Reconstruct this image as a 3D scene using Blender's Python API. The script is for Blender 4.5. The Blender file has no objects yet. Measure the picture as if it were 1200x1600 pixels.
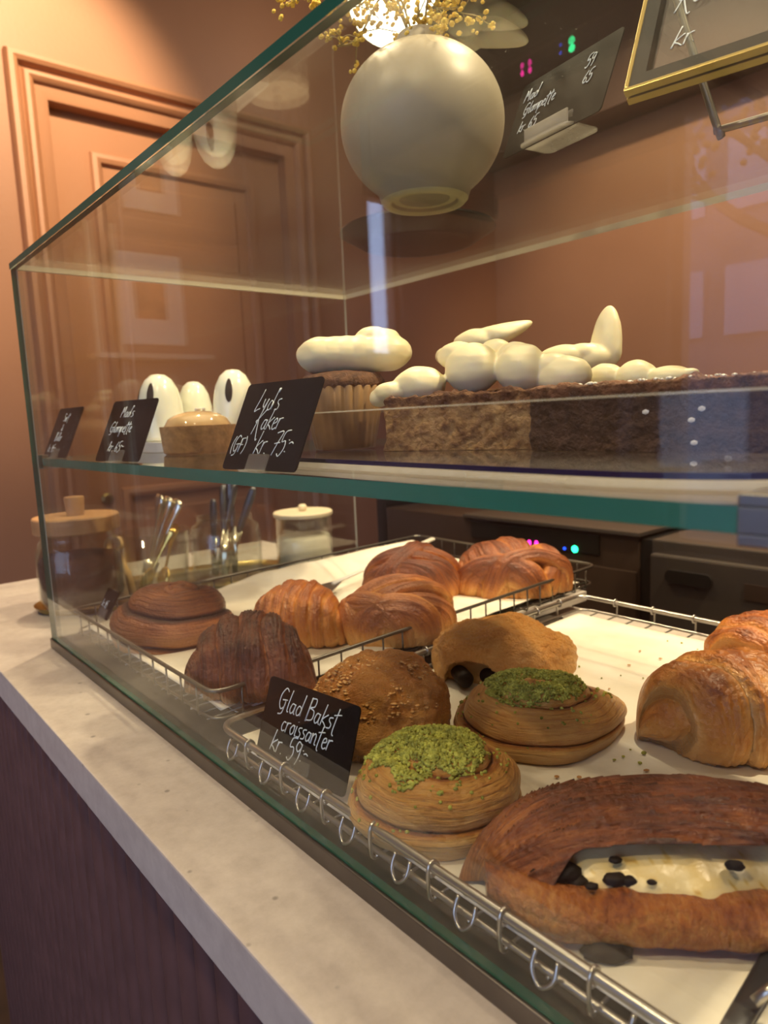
import bpy, bmesh, math, random
from mathutils import Vector, Matrix, noise as mnoise
S = bpy.context.scene
COL = S.collection
PI = math.pi
random.seed(7)

# ------------------------------------------------------------------ camera
CAM = Vector((0.9375, -0.2197, 0.2622)); FPX = 1088.56
R_RIGHT = Vector((0.6433, 0.7644, -0.0432)); R_UP = Vector((-0.0771, 0.1208, 0.9897)); R_FWD = Vector((-0.7617, 0.6334, -0.1366))
IMG = math.radians(49.9)          # heading of the picture's left-to-right direction on the counter
cd = bpy.data.cameras.new('camera'); cam = bpy.data.objects.new('camera', cd); COL.objects.link(cam)
cd.sensor_fit = 'VERTICAL'; cd.sensor_height = 36; cd.sensor_width = 27; cd.lens = FPX/1600*36
cd.clip_start = 0.01; cd.dof.use_dof = True; cd.dof.focus_distance = 0.5; cd.dof.aperture_fstop = 9.0
rt = R_RIGHT.normalized(); fw = (R_FWD - rt*R_FWD.dot(rt)).normalized(); up = rt.cross(fw)
cam.matrix_world = Matrix(((rt.x, up.x, -fw.x, CAM.x), (rt.y, up.y, -fw.y, CAM.y), (rt.z, up.z, -fw.z, CAM.z), (0, 0, 0, 1)))
S.camera = cam
def ray(px, py): return rt*((px-600)/FPX) + up*(-(py-800)/FPX) + fw
def at(px, py, z): r = ray(px, py); return CAM + r*((z-CAM.z)/r.z)
def atd(px, py, d): return CAM + ray(px, py)*d

# ------------------------------------------------------------------ view, world, lights
S.view_settings.view_transform = 'Standard'; S.view_settings.look = 'None'; S.view_settings.gamma = 1
S.view_settings.exposure = 0.0; S.view_settings.use_curve_mapping = False
S.cycles.max_bounces = 12; S.cycles.transparent_max_bounces = 40; S.cycles.glossy_bounces = 6
S.cycles.transmission_bounces = 8; S.cycles.diffuse_bounces = 4
S.cycles.sample_clamp_indirect = 4.0; S.cycles.caustics_reflective = False; S.cycles.caustics_refractive = False
S.cycles.use_denoising = True
w = bpy.data.worlds.new('sky'); S.world = w; w.use_nodes = True
bg = w.node_tree.nodes['Background']; bg.inputs[0].default_value = (0.48, 0.58, 0.95, 1); bg.inputs[1].default_value = 5.0

def lamp(name, kind, loc, target, power, color, size=0.06, cone=70, blend=.6, sy=None):
    l = bpy.data.lights.new(name, kind); o = bpy.data.objects.new(name, l); COL.objects.link(o)
    o.location = loc; l.energy = power; l.color = color
    d = Vector(target)-Vector(loc); o.rotation_euler = d.to_track_quat('-Z', 'Y').to_euler()
    if kind == 'SPOT': l.spot_size = math.radians(cone); l.spot_blend = blend; l.shadow_soft_size = size
    if kind == 'AREA':
        l.size = size
        if sy: l.shape = 'RECTANGLE'; l.size_y = sy
    if kind == 'POINT': l.shadow_soft_size = size
    return o
WARM = (1.0, 0.76, 0.47)
SPOTS = [((1.25, 0.75, 1.78), (0.75, 0.2, 0), 175), ((0.45, 0.95, 1.78), (0.42, 0.2, 0), 95), ((-0.35, 0.45, 1.78), (-0.1, 0.2, 0), 75),
         ((-0.45, 0.30, 1.78), (-1.287, 0.36, 1.15), 135), ((-0.1, 1.35, 1.78), (-0.4, 2.37, 0.55), 78), ((1.3, 1.35, 1.78), (1.0, 2.37, 0.5), 58),
         ((-0.55, -1.3, 1.78), (-1.287, -1.0, 0.7), 14), ((0.30, -0.95, 1.78), (0.55, 0.15, 0), 66), ((1.25, -0.70, 1.78), (0.85, 0.10, 0.05), 50)]
for i, (l, t, pw) in enumerate(SPOTS):
    lamp('spot_light', 'SPOT', l, t, pw, WARM, 0.03, 66 if i == 3 else 76, .7)
lamp('room_light', 'AREA', (0.2, 0.3, 1.8), (0.2, 0.3, 0), 14, (1.0, 0.78, 0.52), 1.6, sy=1.6)

# ------------------------------------------------------------------ helpers
def tag(o, label=None, cat=None, group=None, kind=None):
    if label: o['label'] = label
    if cat: o['category'] = cat
    if group: o['group'] = group
    if kind: o['kind'] = kind
    return o
def thing(name, label, cat, loc=(0, 0, 0), rz=0, group=None):
    o = bpy.data.objects.new(name, None); COL.objects.link(o); o.empty_display_size = .02
    o.location = loc; o.rotation_euler = (0, 0, rz)
    return tag(o, label, cat, group)
def link(name, me, mat, parent=None, smooth=True):
    o = bpy.data.objects.new(name, me); COL.objects.link(o)
    for m in (mat if isinstance(mat, (list, tuple)) else [mat]): me.materials.append(m)
    if smooth:
        for p in me.polygons: p.use_smooth = True
    if parent: o.parent = parent
    return o
def obj(name, bm, mat, parent=None, smooth=False, bevel=0, seg=2, auto=False):
    if bevel: bmesh.ops.bevel(bm, geom=list(bm.edges), offset=bevel, segments=seg, profile=.6, affect='EDGES', clamp_overlap=True)
    bmesh.ops.recalc_face_normals(bm, faces=bm.faces)
    me = bpy.data.meshes.new(name); bm.to_mesh(me); bm.free()
    o = link(name, me, mat, parent, smooth)
    if auto:
        for p in me.polygons: p.use_smooth = True
        me.set_sharp_from_angle(angle=math.radians(35))
    return o
def copy_tree(o, parent=None):
    c = o.copy(); COL.objects.link(c); c.parent = parent
    for ch in list(o.children): copy_tree(ch, c)
    return c
def box(bm, x0, x1, y0, y1, z0, z1, mi=0):
    vs = [bm.verts.new((x, y, z)) for x in (x0, x1) for y in (y0, y1) for z in (z0, z1)]
    fs = []
    for f in ((0, 1, 3, 2), (4, 6, 7, 5), (0, 4, 5, 1), (2, 3, 7, 6), (0, 2, 6, 4), (1, 5, 7, 3)):
        q = bm.faces.new([vs[i] for i in f]); q.material_index = mi; fs.append(q)
    return fs
def tube(bm, pts, r, seg=8, closed=False, cap=True, flat=1.0):
    pts = [Vector(p) for p in pts]; n = len(pts); rings = []
    rr = r if isinstance(r, (list, tuple)) else [r]*n
    prev = None
    for i, p in enumerate(pts):
        a = pts[(i-1) % n] if (closed or i > 0) else p
        b = pts[(i+1) % n] if (closed or i < n-1) else p
        t = (b-a)
        if t.length < 1e-9: t = Vector((0, 0, 1))
        t.normalize()
        if prev is None:
            ref = Vector((0, 0, 1)) if abs(t.z) < .9 else Vector((1, 0, 0))
            nx = t.cross(ref).normalized()
        else:
            nx = (prev - t*prev.dot(t))
            nx = nx.normalized() if nx.length > 1e-6 else t.orthogonal().normalized()
        prev = nx; ny = t.cross(nx)
        rings.append([bm.verts.new(p + (nx*math.cos(2*PI*k/seg) + ny*flat*math.sin(2*PI*k/seg))*rr[i]) for k in range(seg)])
    m = n if closed else n-1
    for i in range(m):
        A, B = rings[i], rings[(i+1) % n]
        for k in range(seg): bm.faces.new((A[k], A[(k+1) % seg], B[(k+1) % seg], B[k]))
    if cap and not closed:
        bm.faces.new(list(reversed(rings[0]))); bm.faces.new(rings[-1])
def lathe(bm, prof, seg=48, c=(0, 0, 0), flute=None):
    rings = []
    for r, z in prof:
        if r < 1e-6: rings.append([bm.verts.new((c[0], c[1], c[2]+z))]); continue
        ring = []
        for k in range(seg):
            a = 2*PI*k/seg; q = r*(1+(flute(a, z) if flute else 0))
            ring.append(bm.verts.new((c[0]+q*math.cos(a), c[1]+q*math.sin(a), c[2]+z)))
        rings.append(ring)
    for A, B in zip(rings, rings[1:]):
        if len(A) == 1 and len(B) == 1: continue
        for k in range(seg):
            k2 = (k+1) % seg
            if len(A) == 1: bm.faces.new((A[0], B[k2], B[k]))
            elif len(B) == 1: bm.faces.new((A[k], A[k2], B[0]))
            else: bm.faces.new((A[k], A[k2], B[k2], B[k]))
def smooth_path(pts, n=6):
    P = [Vector(p) for p in pts]; out = []
    for i in range(len(P)-1):
        p0 = P[max(i-1, 0)]; p1 = P[i]; p2 = P[i+1]; p3 = P[min(i+2, len(P)-1)]
        for k in range(n):
            t = k/n
            out.append(.5*((2*p1) + (p2-p0)*t + (2*p0-5*p1+4*p2-p3)*t*t + (3*p1-p0-3*p2+p3)*t**3))
    out.append(P[-1]); return out
def surf(name, nu, nv, f, mat, parent=None, wrap=True, close=False):
    """grid surface: f(u,v) -> (pos, bake, st) ; v wraps round"""
    vs = []; bake = []; st = []
    nvv = nv if wrap else nv+1
    for i in range(nu+1):
        for j in range(nvv):
            p, b, s = f(i/nu, j/nv)
            vs.append(p); bake.append(b); st.append(s)
    fs = []
    for i in range(nu):
        for j in range(nv):
            j2 = (j+1) % nv if wrap else j+1
            fs.append((i*nvv+j, i*nvv+j2, (i+1)*nvv+j2, (i+1)*nvv+j))
    me = bpy.data.meshes.new(name); me.from_pydata([tuple(v) for v in vs], [], fs)
    a = me.attributes.new('bake', 'FLOAT', 'POINT'); a.data.foreach_set('value', bake)
    a = me.attributes.new('st', 'FLOAT_VECTOR', 'POINT'); a.data.foreach_set('vector', [c for s in st for c in s])
    me.update()
    bm = bmesh.new(); bm.from_mesh(me); bmesh.ops.remove_doubles(bm, verts=bm.verts, dist=1e-5)
    bmesh.ops.recalc_face_normals(bm, faces=bm.faces); bm.to_mesh(me); bm.free()
    return link(name, me, mat, parent, True)
def nz(x, y=0, z=0): return mnoise.noise(Vector((x, y, z)))
def sst(a, b, x):
    t = min(1, max(0, (x-a)/(b-a))); return t*t*(3-2*t)

# ------------------------------------------------------------------ materials
M = {}
def newmat(name):
    m = bpy.data.materials.new(name); m.use_nodes = True; nt = m.node_tree
    for n in list(nt.nodes): nt.nodes.remove(n)
    out = nt.nodes.new('ShaderNodeOutputMaterial'); M[name] = m
    return m, nt, out
def node(nt, t, **kw):
    n = nt.nodes.new(t)
    for k, v in kw.items():
        if k.startswith('i_'):
            key = k[2:]; key = int(key) if key.isdigit() else key.replace('_', ' ')
            n.inputs[key].default_value = v
        else: setattr(n, k, v)
    return n
def ramp(nt, stops, fac, interp='LINEAR'):
    r = nt.nodes.new('ShaderNodeValToRGB'); e = r.color_ramp.elements; r.color_ramp.interpolation = interp
    while len(e) < len(stops): e.new(.5)
    for q, (p, c) in zip(e, stops): q.position = p; q.color = (c[0], c[1], c[2], 1)
    nt.links.new(fac, r.inputs[0]); return r
def pbr(name, col, rough=.5, metal=0, spec=.5, coat=0, emit=None, es=0, nscale=0, namt=0, bump=0, sss=0, bscale=None, trans=0, alpha=1):
    m, nt, out = newmat(name); L = nt.links.new
    b = node(nt, 'ShaderNodeBsdfPrincipled'); b.inputs['Base Color'].default_value = (*col, 1)
    b.inputs['Roughness'].default_value = rough; b.inputs['Metallic'].default_value = metal
    b.inputs['Specular IOR Level'].default_value = spec; b.inputs['Coat Weight'].default_value = coat
    b.inputs['Subsurface Weight'].default_value = sss; b.inputs['Subsurface Radius'].default_value = (.01, .006, .003)
    b.inputs['Transmission Weight'].default_value = trans; b.inputs['Alpha'].default_value = alpha
    if emit: b.inputs['Emission Color'].default_value = (*emit, 1); b.inputs['Emission Strength'].default_value = es
    if nscale:
        tc = node(nt, 'ShaderNodeTexCoord'); n = node(nt, 'ShaderNodeTexNoise'); n.inputs['Scale'].default_value = nscale; n.inputs['Detail'].default_value = 6
        L(tc.outputs['Object'], n.inputs['Vector'])
        r = ramp(nt, [(.3, [c*(1-namt) for c in col]), (.7, [min(1, c*(1+namt)) for c in col])], n.outputs['Fac']); L(r.outputs[0], b.inputs['Base Color'])
        if bump:
            n2 = node(nt, 'ShaderNodeTexNoise'); n2.inputs['Scale'].default_value = bscale or nscale*2; n2.inputs['Detail'].default_value = 5; L(tc.outputs['Object'], n2.inputs['Vector'])
            bp = node(nt, 'ShaderNodeBump'); bp.inputs['Strength'].default_value = bump; bp.inputs['Distance'].default_value = .003
            L(n2.outputs['Fac'], bp.inputs['Height']); L(bp.outputs[0], b.inputs['Normal'])
    L(b.outputs[0], out.inputs[0]); return m
def crust(name, stops, streak=(60, 6, 1), flake=300, gloss=.36, bump=.4, coat=.45, var=.34, blotch=40, k_=.88):
    m, nt, out = newmat(name); L = nt.links.new
    b = node(nt, 'ShaderNodeBsdfPrincipled'); b.inputs['Roughness'].default_value = gloss; b.inputs['Coat Weight'].default_value = coat; b.inputs['Coat Roughness'].default_value = .16
    b.inputs['Subsurface Weight'].default_value = .0
    at_ = node(nt, 'ShaderNodeAttribute', attribute_name='bake'); st = node(nt, 'ShaderNodeAttribute', attribute_name='st')
    tc = node(nt, 'ShaderNodeTexCoord')
    mp = node(nt, 'ShaderNodeMapping'); mp.inputs['Scale'].default_value = streak; L(st.outputs['Vector'], mp.inputs['Vector'])
    n1 = node(nt, 'ShaderNodeTexNoise'); n1.inputs['Scale'].default_value = 1; n1.inputs['Detail'].default_value = 7; n1.inputs['Roughness'].default_value = .6; L(mp.outputs[0], n1.inputs['Vector'])
    n2 = node(nt, 'ShaderNodeTexNoise'); n2.inputs['Scale'].default_value = blotch; n2.inputs['Detail'].default_value = 5; L(tc.outputs['Object'], n2.inputs['Vector'])
    n3 = node(nt, 'ShaderNodeTexVoronoi'); n3.inputs['Scale'].default_value = flake; L(tc.outputs['Object'], n3.inputs['Vector'])
    n4 = node(nt, 'ShaderNodeTexNoise'); n4.inputs['Scale'].default_value = flake*1.3; n4.inputs['Detail'].default_value = 4; L(tc.outputs['Object'], n4.inputs['Vector'])
    def ma(op, a, b_, c=None):
        q = node(nt, 'ShaderNodeMath', operation=op)
        for i, x in enumerate((a, b_, c)):
            if x is None: continue
            if isinstance(x, (int, float)): q.inputs[i].default_value = x
            else: L(x, q.inputs[i])
        return q.outputs[0]
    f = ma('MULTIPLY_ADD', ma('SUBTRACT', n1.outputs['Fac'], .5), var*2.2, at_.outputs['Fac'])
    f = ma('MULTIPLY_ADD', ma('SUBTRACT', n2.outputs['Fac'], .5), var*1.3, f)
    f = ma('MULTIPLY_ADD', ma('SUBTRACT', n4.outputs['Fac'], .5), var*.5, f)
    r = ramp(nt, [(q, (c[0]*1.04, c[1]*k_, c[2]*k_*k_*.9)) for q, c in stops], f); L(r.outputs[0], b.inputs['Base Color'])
    h = ma('ADD', ma('MULTIPLY', n1.outputs['Fac'], 1.0), ma('MULTIPLY', n4.outputs['Fac'], .55)); h = ma('MULTIPLY_ADD', n3.outputs['Distance'], -.25, h)
    bp = node(nt, 'ShaderNodeBump'); bp.inputs['Strength'].default_value = min(1, bump*1.5); bp.inputs['Distance'].default_value = .0045
    L(h, bp.inputs['Height']); L(bp.outputs[0], b.inputs['Normal']); L(bp.outputs[0], b.inputs['Coat Normal'])
    L(b.outputs[0], out.inputs[0]); return m
PALE = (.78, .50, .20); GOLD = (.60, .26, .055); AMB = (.40, .135, .028); BRN = (.19, .055, .015); DRK = (.055, .017, .007)
crust('golden_crust', [(0, PALE), (.35, (.66, .34, .09)), (.55, GOLD), (.78, AMB), (1, BRN)], streak=(42, 8, 1))
crust('croissant_crust', [(0, (.80, .54, .25)), (.35, (.70, .38, .11)), (.6, (.56, .24, .06)), (.85, (.33, .11, .03)), (1, BRN)], streak=(22, 12, 1), flake=170, bump=.6, blotch=55)
crust('bun_crust', [(0, (.80, .46, .15)), (.4, (.66, .29, .07)), (.7, (.48, .165, .035)), (1, (.26, .075, .02))], streak=(60, 60, 1), flake=150, bump=.9, blotch=45, var=.5, gloss=.28)
crust('flaky_crust', [(0, PALE), (.35, (.70, .36, .09)), (.6, (.55, .21, .045)), (1, (.28, .08, .02))], streak=(50, 30, 1), flake=140, bump=.9)
crust('roll_crust', [(0, (.86, .62, .28)), (.35, (.74, .45, .15)), (.62, (.54, .25, .07)), (.82, (.26, .09, .035)), (1, DRK)], streak=(42, 9, 1), bump=.6, var=.30, flake=190)
crust('dark_crust', [(0, (.68, .34, .11)), (.3, (.46, .18, .055)), (.55, (.25, .085, .032)), (.8, (.12, .042, .020)), (1, (.045, .018, .01))], streak=(46, 9, 1), gloss=.33, bump=.7, flake=220, var=.38)
crust('knot_crust', [(0, (.78, .50, .19)), (.3, (.64, .31, .09)), (.55, (.44, .17, .055)), (.8, (.24, .08, .035)), (1, (.11, .035, .02))], streak=(48, 6, 1), gloss=.33)
crust('cocoa_crust', [(0, (.52, .28, .11)), (.35, (.34, .14, .055)), (.6, (.17, .06, .03)), (1, (.035, .014, .01))], streak=(44, 7, 1))
crust('crumb_cake', [(0, (.66, .44, .22)), (.35, (.42, .25, .12)), (.65, (.22, .11, .055)), (1, (.09, .032, .018))], streak=(180, 180, 180), flake=200, gloss=.75, bump=1.0, coat=0, var=.42, blotch=130, k_=1.0)
crust('brownie_cake', [(0, (.11, .06, .04)), (.5, (.05, .024, .016)), (.8, (.13, .055, .03)), (1, (.22, .10, .06))], streak=(170, 170, 170), flake=240, gloss=.7, bump=1.0, coat=0, var=.3, blotch=120, k_=1.0)
crust('tart_shell', [(0, (.62, .40, .20)), (.6, (.52, .28, .11)), (1, (.45, .19, .06))], streak=(200, 200, 1), flake=500, gloss=.6, bump=.5, coat=0, k_=1.0)
crust('custard', [(0, (.88, .74, .44)), (.45, (.80, .60, .24)), (.8, (.62, .36, .07)), (1, (.05, .02, .01))], streak=(12, 12, 12), flake=90, gloss=.22, bump=.12, var=.22, blotch=60, k_=1.0)
pbr('cream', (.90, .81, .54), .42, sss=.25, nscale=60, namt=.04, bump=.12)
pbr('white_glaze', (.80, .82, .72), .22, sss=.2, coat=.4)
pbr('caramel_glaze', (.78, .55, .30), .08, coat=1)
pbr('chocolate', (.014, .007, .005), .6, spec=.25, nscale=120, namt=.3, bump=.2)
pbr('pistachio', (.33, .34, .06), .8, nscale=150, namt=.45, bump=.3)
pbr('pistachio_light', (.46, .46, .09), .8, nscale=150, namt=.4, bump=.3)
pbr('crust_flake', (.45, .22, .07), .6)
pbr('salt', (.85, .82, .76), .3)
pbr('paper_case', (.34, .20, .09), .6, nscale=50, namt=.25)
pbr('steel', (.52, .50, .47), .28, 1); pbr('dark_wire', (.20, .19, .17), .38, 1)
pbr('brushed_steel', (.17, .155, .145), .34, 1, nscale=30, namt=.12)
pbr('brass', (.42, .32, .12), .35, 1); pbr('gold_metal', (.85, .58, .18), .2, 1); pbr('silver', (.75, .70, .58), .22, 1); pbr('gunmetal', (.11, .115, .13), .3, .8)
pbr('black_card', (.004, .0035, .0035), .55, spec=.12, nscale=300, namt=.3); pbr('chalk', (.72, .80, .88), .8)
pbr('black_plastic', (.014, .013, .013), .35); pbr('dark_panel', (.050, .032, .024), .38); pbr('grey_panel', (.085, .072, .066), .36, .3)
pbr('wood_lid', (.36, .20, .095), .5, nscale=40, namt=.2, bump=.1); pbr('pale_wood', (.66, .42, .18), .5)
pbr('coffee', (.075, .030, .016), .8, nscale=350, namt=.5, bump=.6); pbr('sugar', (.85, .80, .70), .8, nscale=200, namt=.05, bump=.2)
pbr('cream_paint', (.74, .64, .48), .5); pbr('green_enamel', (.10, .12, .075), .12, coat=1)
pbr('vase_glaze', (.44, .39, .30), .42, nscale=14, namt=.16); pbr('vase_foot', (.72, .66, .42), .6, nscale=60, namt=.12)
pbr('blossom', (.82, .58, .10), .8, nscale=200, namt=.3); pbr('stem', (.32, .26, .12), .7)
pbr('white_paper', (.80, .76, .68), .6); pbr('white_tray', (.82, .79, .72), .3)
pbr('poster_ink', (.50, .20, .07), .6, nscale=12, namt=.9); pbr('asphalt', (.05, .05, .055), .9); pbr('facade', (.18, .17, .21), .9, nscale=3, namt=.15); pbr('facade_trim', (.36, .40, .52), .7); pbr('bark', (.20, .12, .07), .9); pbr('autumn_leaf', (.42, .22, .08), .8)
pbr('purple_edge', (.020, .012, .055), .2); pbr('floor_wood', (.05, .028, .018), .5, nscale=8, namt=.3)
pbr('ceiling_paint', (.13, .075, .052), .8); pbr('fluted_panel', (.105, .052, .048), .55, nscale=30, namt=.15)
pbr('led_pink', (.8, .02, .3), .4, emit=(1, .02, .35), es=6); pbr('led_green', (.0, .8, .3), .4, emit=(.02, 1, .35), es=8); pbr('led_blue', (.0, .1, .9), .4, emit=(.02, .08, 1), es=3)
pbr('lamp_globe', (1, .95, .85), .4, emit=(1, .88, .66), es=7)
pbr('green_edge', (.018, .085, .065), .12, spec=.6); pbr('teal_edge', (.04, .19, .145), .15, spec=.6)
pbr('pale_edge', (.60, .56, .46), .25)

def glass(name, tint=(.97, .985, .97), rough=0.0, dust=0.0, ior=1.5, haze=0.0):
    m, nt, out = newmat(name); L = nt.links.new
    tr = node(nt, 'ShaderNodeBsdfTransparent'); tr.inputs[0].default_value = (*tint, 1)
    gl = node(nt, 'ShaderNodeBsdfGlossy'); gl.inputs['Roughness'].default_value = rough; gl.inputs[0].default_value = (.95, .95, .95, 1)
    geo = node(nt, 'ShaderNodeNewGeometry'); mi = node(nt, 'ShaderNodeMath', operation='MULTIPLY_ADD'); L(geo.outputs['Backfacing'], mi.inputs[0]); mi.inputs[1].default_value = 1/ior-ior; mi.inputs[2].default_value = ior
    fr = node(nt, 'ShaderNodeFresnel'); L(mi.outputs[0], fr.inputs[0])
    mx = node(nt, 'ShaderNodeMixShader'); L(fr.outputs[0], mx.inputs[0]); L(tr.outputs[0], mx.inputs[1]); L(gl.outputs[0], mx.inputs[2])
    last = mx.outputs[0]
    if dust or haze:
        tc = node(nt, 'ShaderNodeTexCoord'); v = node(nt, 'ShaderNodeTexNoise'); v.inputs['Scale'].default_value = 900; v.inputs['Detail'].default_value = 2; L(tc.outputs['Object'], v.inputs['Vector'])
        n = node(nt, 'ShaderNodeTexNoise'); n.inputs['Scale'].default_value = 9; n.inputs['Detail'].default_value = 6; L(tc.outputs['Object'], n.inputs['Vector'])
        a = node(nt, 'ShaderNodeMapRange'); a.inputs['From Min'].default_value = .74; a.inputs['From Max'].default_value = .80; a.inputs['To Max'].default_value = dust; L(v.outputs['Fac'], a.inputs['Value'])
        b = node(nt, 'ShaderNodeMapRange'); b.inputs['From Min'].default_value = .4; b.inputs['From Max'].default_value = .75; b.inputs['To Min'].default_value = haze*.3; b.inputs['To Max'].default_value = haze; L(n.outputs['Fac'], b.inputs['Value'])
        s = node(nt, 'ShaderNodeMath', operation='ADD'); L(a.outputs[0], s.inputs[0]); L(b.outputs[0], s.inputs[1])
        df = node(nt, 'ShaderNodeBsdfDiffuse'); df.inputs[0].default_value = (.85, .82, .75, 1)
        tl = node(nt, 'ShaderNodeBsdfTranslucent'); tl.inputs[0].default_value = (.85, .82, .75, 1)
        dm = node(nt, 'ShaderNodeMixShader'); dm.inputs[0].default_value = .5; L(df.outputs[0], dm.inputs[1]); L(tl.outputs[0], dm.inputs[2])
        m2 = node(nt, 'ShaderNodeMixShader'); L(s.outputs[0], m2.inputs[0]); L(last, m2.inputs[1]); L(dm.outputs[0], m2.inputs[2]); last = m2.outputs[0]
    L(last, out.inputs[0]); return m
glass('case_glass'); glass('frosted_plastic', (.9, .9, .92), .15, haze=.75); glass('top_glass', dust=.5, haze=.012); glass('jar_glass', (.93, .94, .92)); glass('acrylic', (.93, .93, .95), .02); glass('tray_acrylic', (.94, .94, .96), .02, ior=1.22)

def wall_mat(name, c1, c2, sc=2.2):
    m, nt, out = newmat(name); L = nt.links.new
    b = node(nt, 'ShaderNodeBsdfPrincipled'); b.inputs['Roughness'].default_value = .55
    tc = node(nt, 'ShaderNodeTexCoord'); n = node(nt, 'ShaderNodeTexNoise'); n.inputs['Scale'].default_value = sc; n.inputs['Detail'].default_value = 4; L(tc.outputs['Object'], n.inputs['Vector'])
    r = ramp(nt, [(.3, c1), (.7, c2)], n.outputs['Fac']); L(r.outputs[0], b.inputs['Base Color'])
    n2 = node(nt, 'ShaderNodeTexNoise'); n2.inputs['Scale'].default_value = 90; L(tc.outputs['Object'], n2.inputs['Vector'])
    bp = node(nt, 'ShaderNodeBump'); bp.inputs['Strength'].default_value = .06; bp.inputs['Distance'].default_value = .01; L(n2.outputs['Fac'], bp.inputs['Height']); L(bp.outputs[0], b.inputs['Normal'])
    L(b.outputs[0], out.inputs[0]); return m
wall_mat('wall_paint', (.37, .185, .105), (.42, .215, .125)); wall_mat('door_paint', (.36, .165, .08), (.41, .19, .095)); wall_mat('soffit_paint', (.10, .052, .040), (.12, .062, .048))
def stone_mat():
    m, nt, out = newmat('counter_stone'); L = nt.links.new
    b = node(nt, 'ShaderNodeBsdfPrincipled'); b.inputs['Roughness'].default_value = .42
    tc = node(nt, 'ShaderNodeTexCoord'); n = node(nt, 'ShaderNodeTexNoise'); n.inputs['Scale'].default_value = 55; n.inputs['Detail'].default_value = 9; n.inputs['Roughness'].default_value = .7; L(tc.outputs['Object'], n.inputs['Vector'])
    r = ramp(nt, [(.25, (.37, .33, .30)), (.5, (.45, .41, .375)), (.75, (.52, .48, .44))], n.outputs['Fac'])
    v = node(nt, 'ShaderNodeTexVoronoi'); v.inputs['Scale'].default_value = 42; L(tc.outputs['Object'], v.inputs['Vector'])
    n2 = node(nt, 'ShaderNodeTexNoise'); n2.inputs['Scale'].default_value = 30; L(tc.outputs['Object'], n2.inputs['Vector'])
    q = node(nt, 'ShaderNodeMath', operation='MULTIPLY_ADD'); L(n2.outputs['Fac'], q.inputs[0]); q.inputs[1].default_value = .35; L(v.outputs['Distance'], q.inputs[2])
    r2 = ramp(nt, [(.0, (.35, .35, .35)), (.20, (.45, .45, .45)), (.26, (1, 1, 1))], q.outputs[0])
    mx = node(nt, 'ShaderNodeMix', data_type='RGBA', blend_type='MULTIPLY'); mx.inputs[0].default_value = .8; L(r.outputs[0], mx.inputs[6]); L(r2.outputs[0], mx.inputs[7]); L(mx.outputs[2], b.inputs['Base Color'])
    L(b.outputs[0], out.inputs[0]); return m
stone_mat()
def parchment_mat():
    m, nt, out = newmat('parchment'); L = nt.links.new
    b = node(nt, 'ShaderNodeBsdfPrincipled'); b.inputs['Roughness'].default_value = .6; b.inputs['Base Color'].default_value = (.82, .77, .66, 1)
    tc = node(nt, 'ShaderNodeTexCoord'); n = node(nt, 'ShaderNodeTexNoise'); n.inputs['Scale'].default_value = 18; n.inputs['Detail'].default_value = 5; L(tc.outputs['Object'], n.inputs['Vector'])
    r = ramp(nt, [(.35, (.76, .70, .58)), (.6, (.84, .80, .70))], n.outputs['Fac']); L(r.outputs[0], b.inputs['Base Color'])
    bp = node(nt, 'ShaderNodeBump'); bp.inputs['Strength'].default_value = .25; bp.inputs['Distance'].default_value = .01; L(n.outputs['Fac'], bp.inputs['Height']); L(bp.outputs[0], b.inputs['Normal'])
    L(b.outputs[0], out.inputs[0])
parchment_mat()

# ------------------------------------------------------------------ room
CZ = -0.013      # counter top
FZ = -0.913; CEIL = 1.85; WX = -1.287; WY = 2.37; SY = -2.5; EX = 2.6
def struct(name, bm, mat, parent=None, **k):
    o = obj(name, bm, mat, parent, **k)
    if parent is None: o['kind'] = 'structure'
    return o
bm = bmesh.new(); box(bm, WX-.1, EX+.1, SY-.15, WY+.1, FZ-.1, FZ); struct('floor', bm, M['floor_wood'])
bm = bmesh.new(); box(bm, WX-.1, EX+.1, SY-.15, WY+.1, CEIL, CEIL+.1); struct('ceiling', bm, M['ceiling_paint'])
bm = bmesh.new(); box(bm, WX-.1, EX+.1, WY, WY+.1, FZ, CEIL); struct('wall_back', bm, M['wall_paint'])
bm = bmesh.new(); box(bm, EX, EX+.1, SY-.15, WY, FZ, CEIL); struct('wall_right', bm, M['wall_paint'])
# door wall, with a doorway and a narrow window nearer the street
DY0, DY1, DT = 0.44, 1.24, 1.20
NY0, NY1, NZ0, NZ1 = -1.77, -1.61, 0.50, 1.15
bm = bmesh.new()
box(bm, WX-.1, WX, DY1, WY, FZ, CEIL); box(bm, WX-.1, WX, NY1, DY0, FZ, CEIL); box(bm, WX-.1, WX, DY0, DY1, DT, CEIL)
box(bm, WX-.1, WX, SY-.15, NY0, FZ, CEIL); box(bm, WX-.1, WX, NY0, NY1, FZ, NZ0); box(bm, WX-.1, WX, NY0, NY1, NZ1, CEIL)
struct('wall_left', bm, M['wall_paint'])
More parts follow.
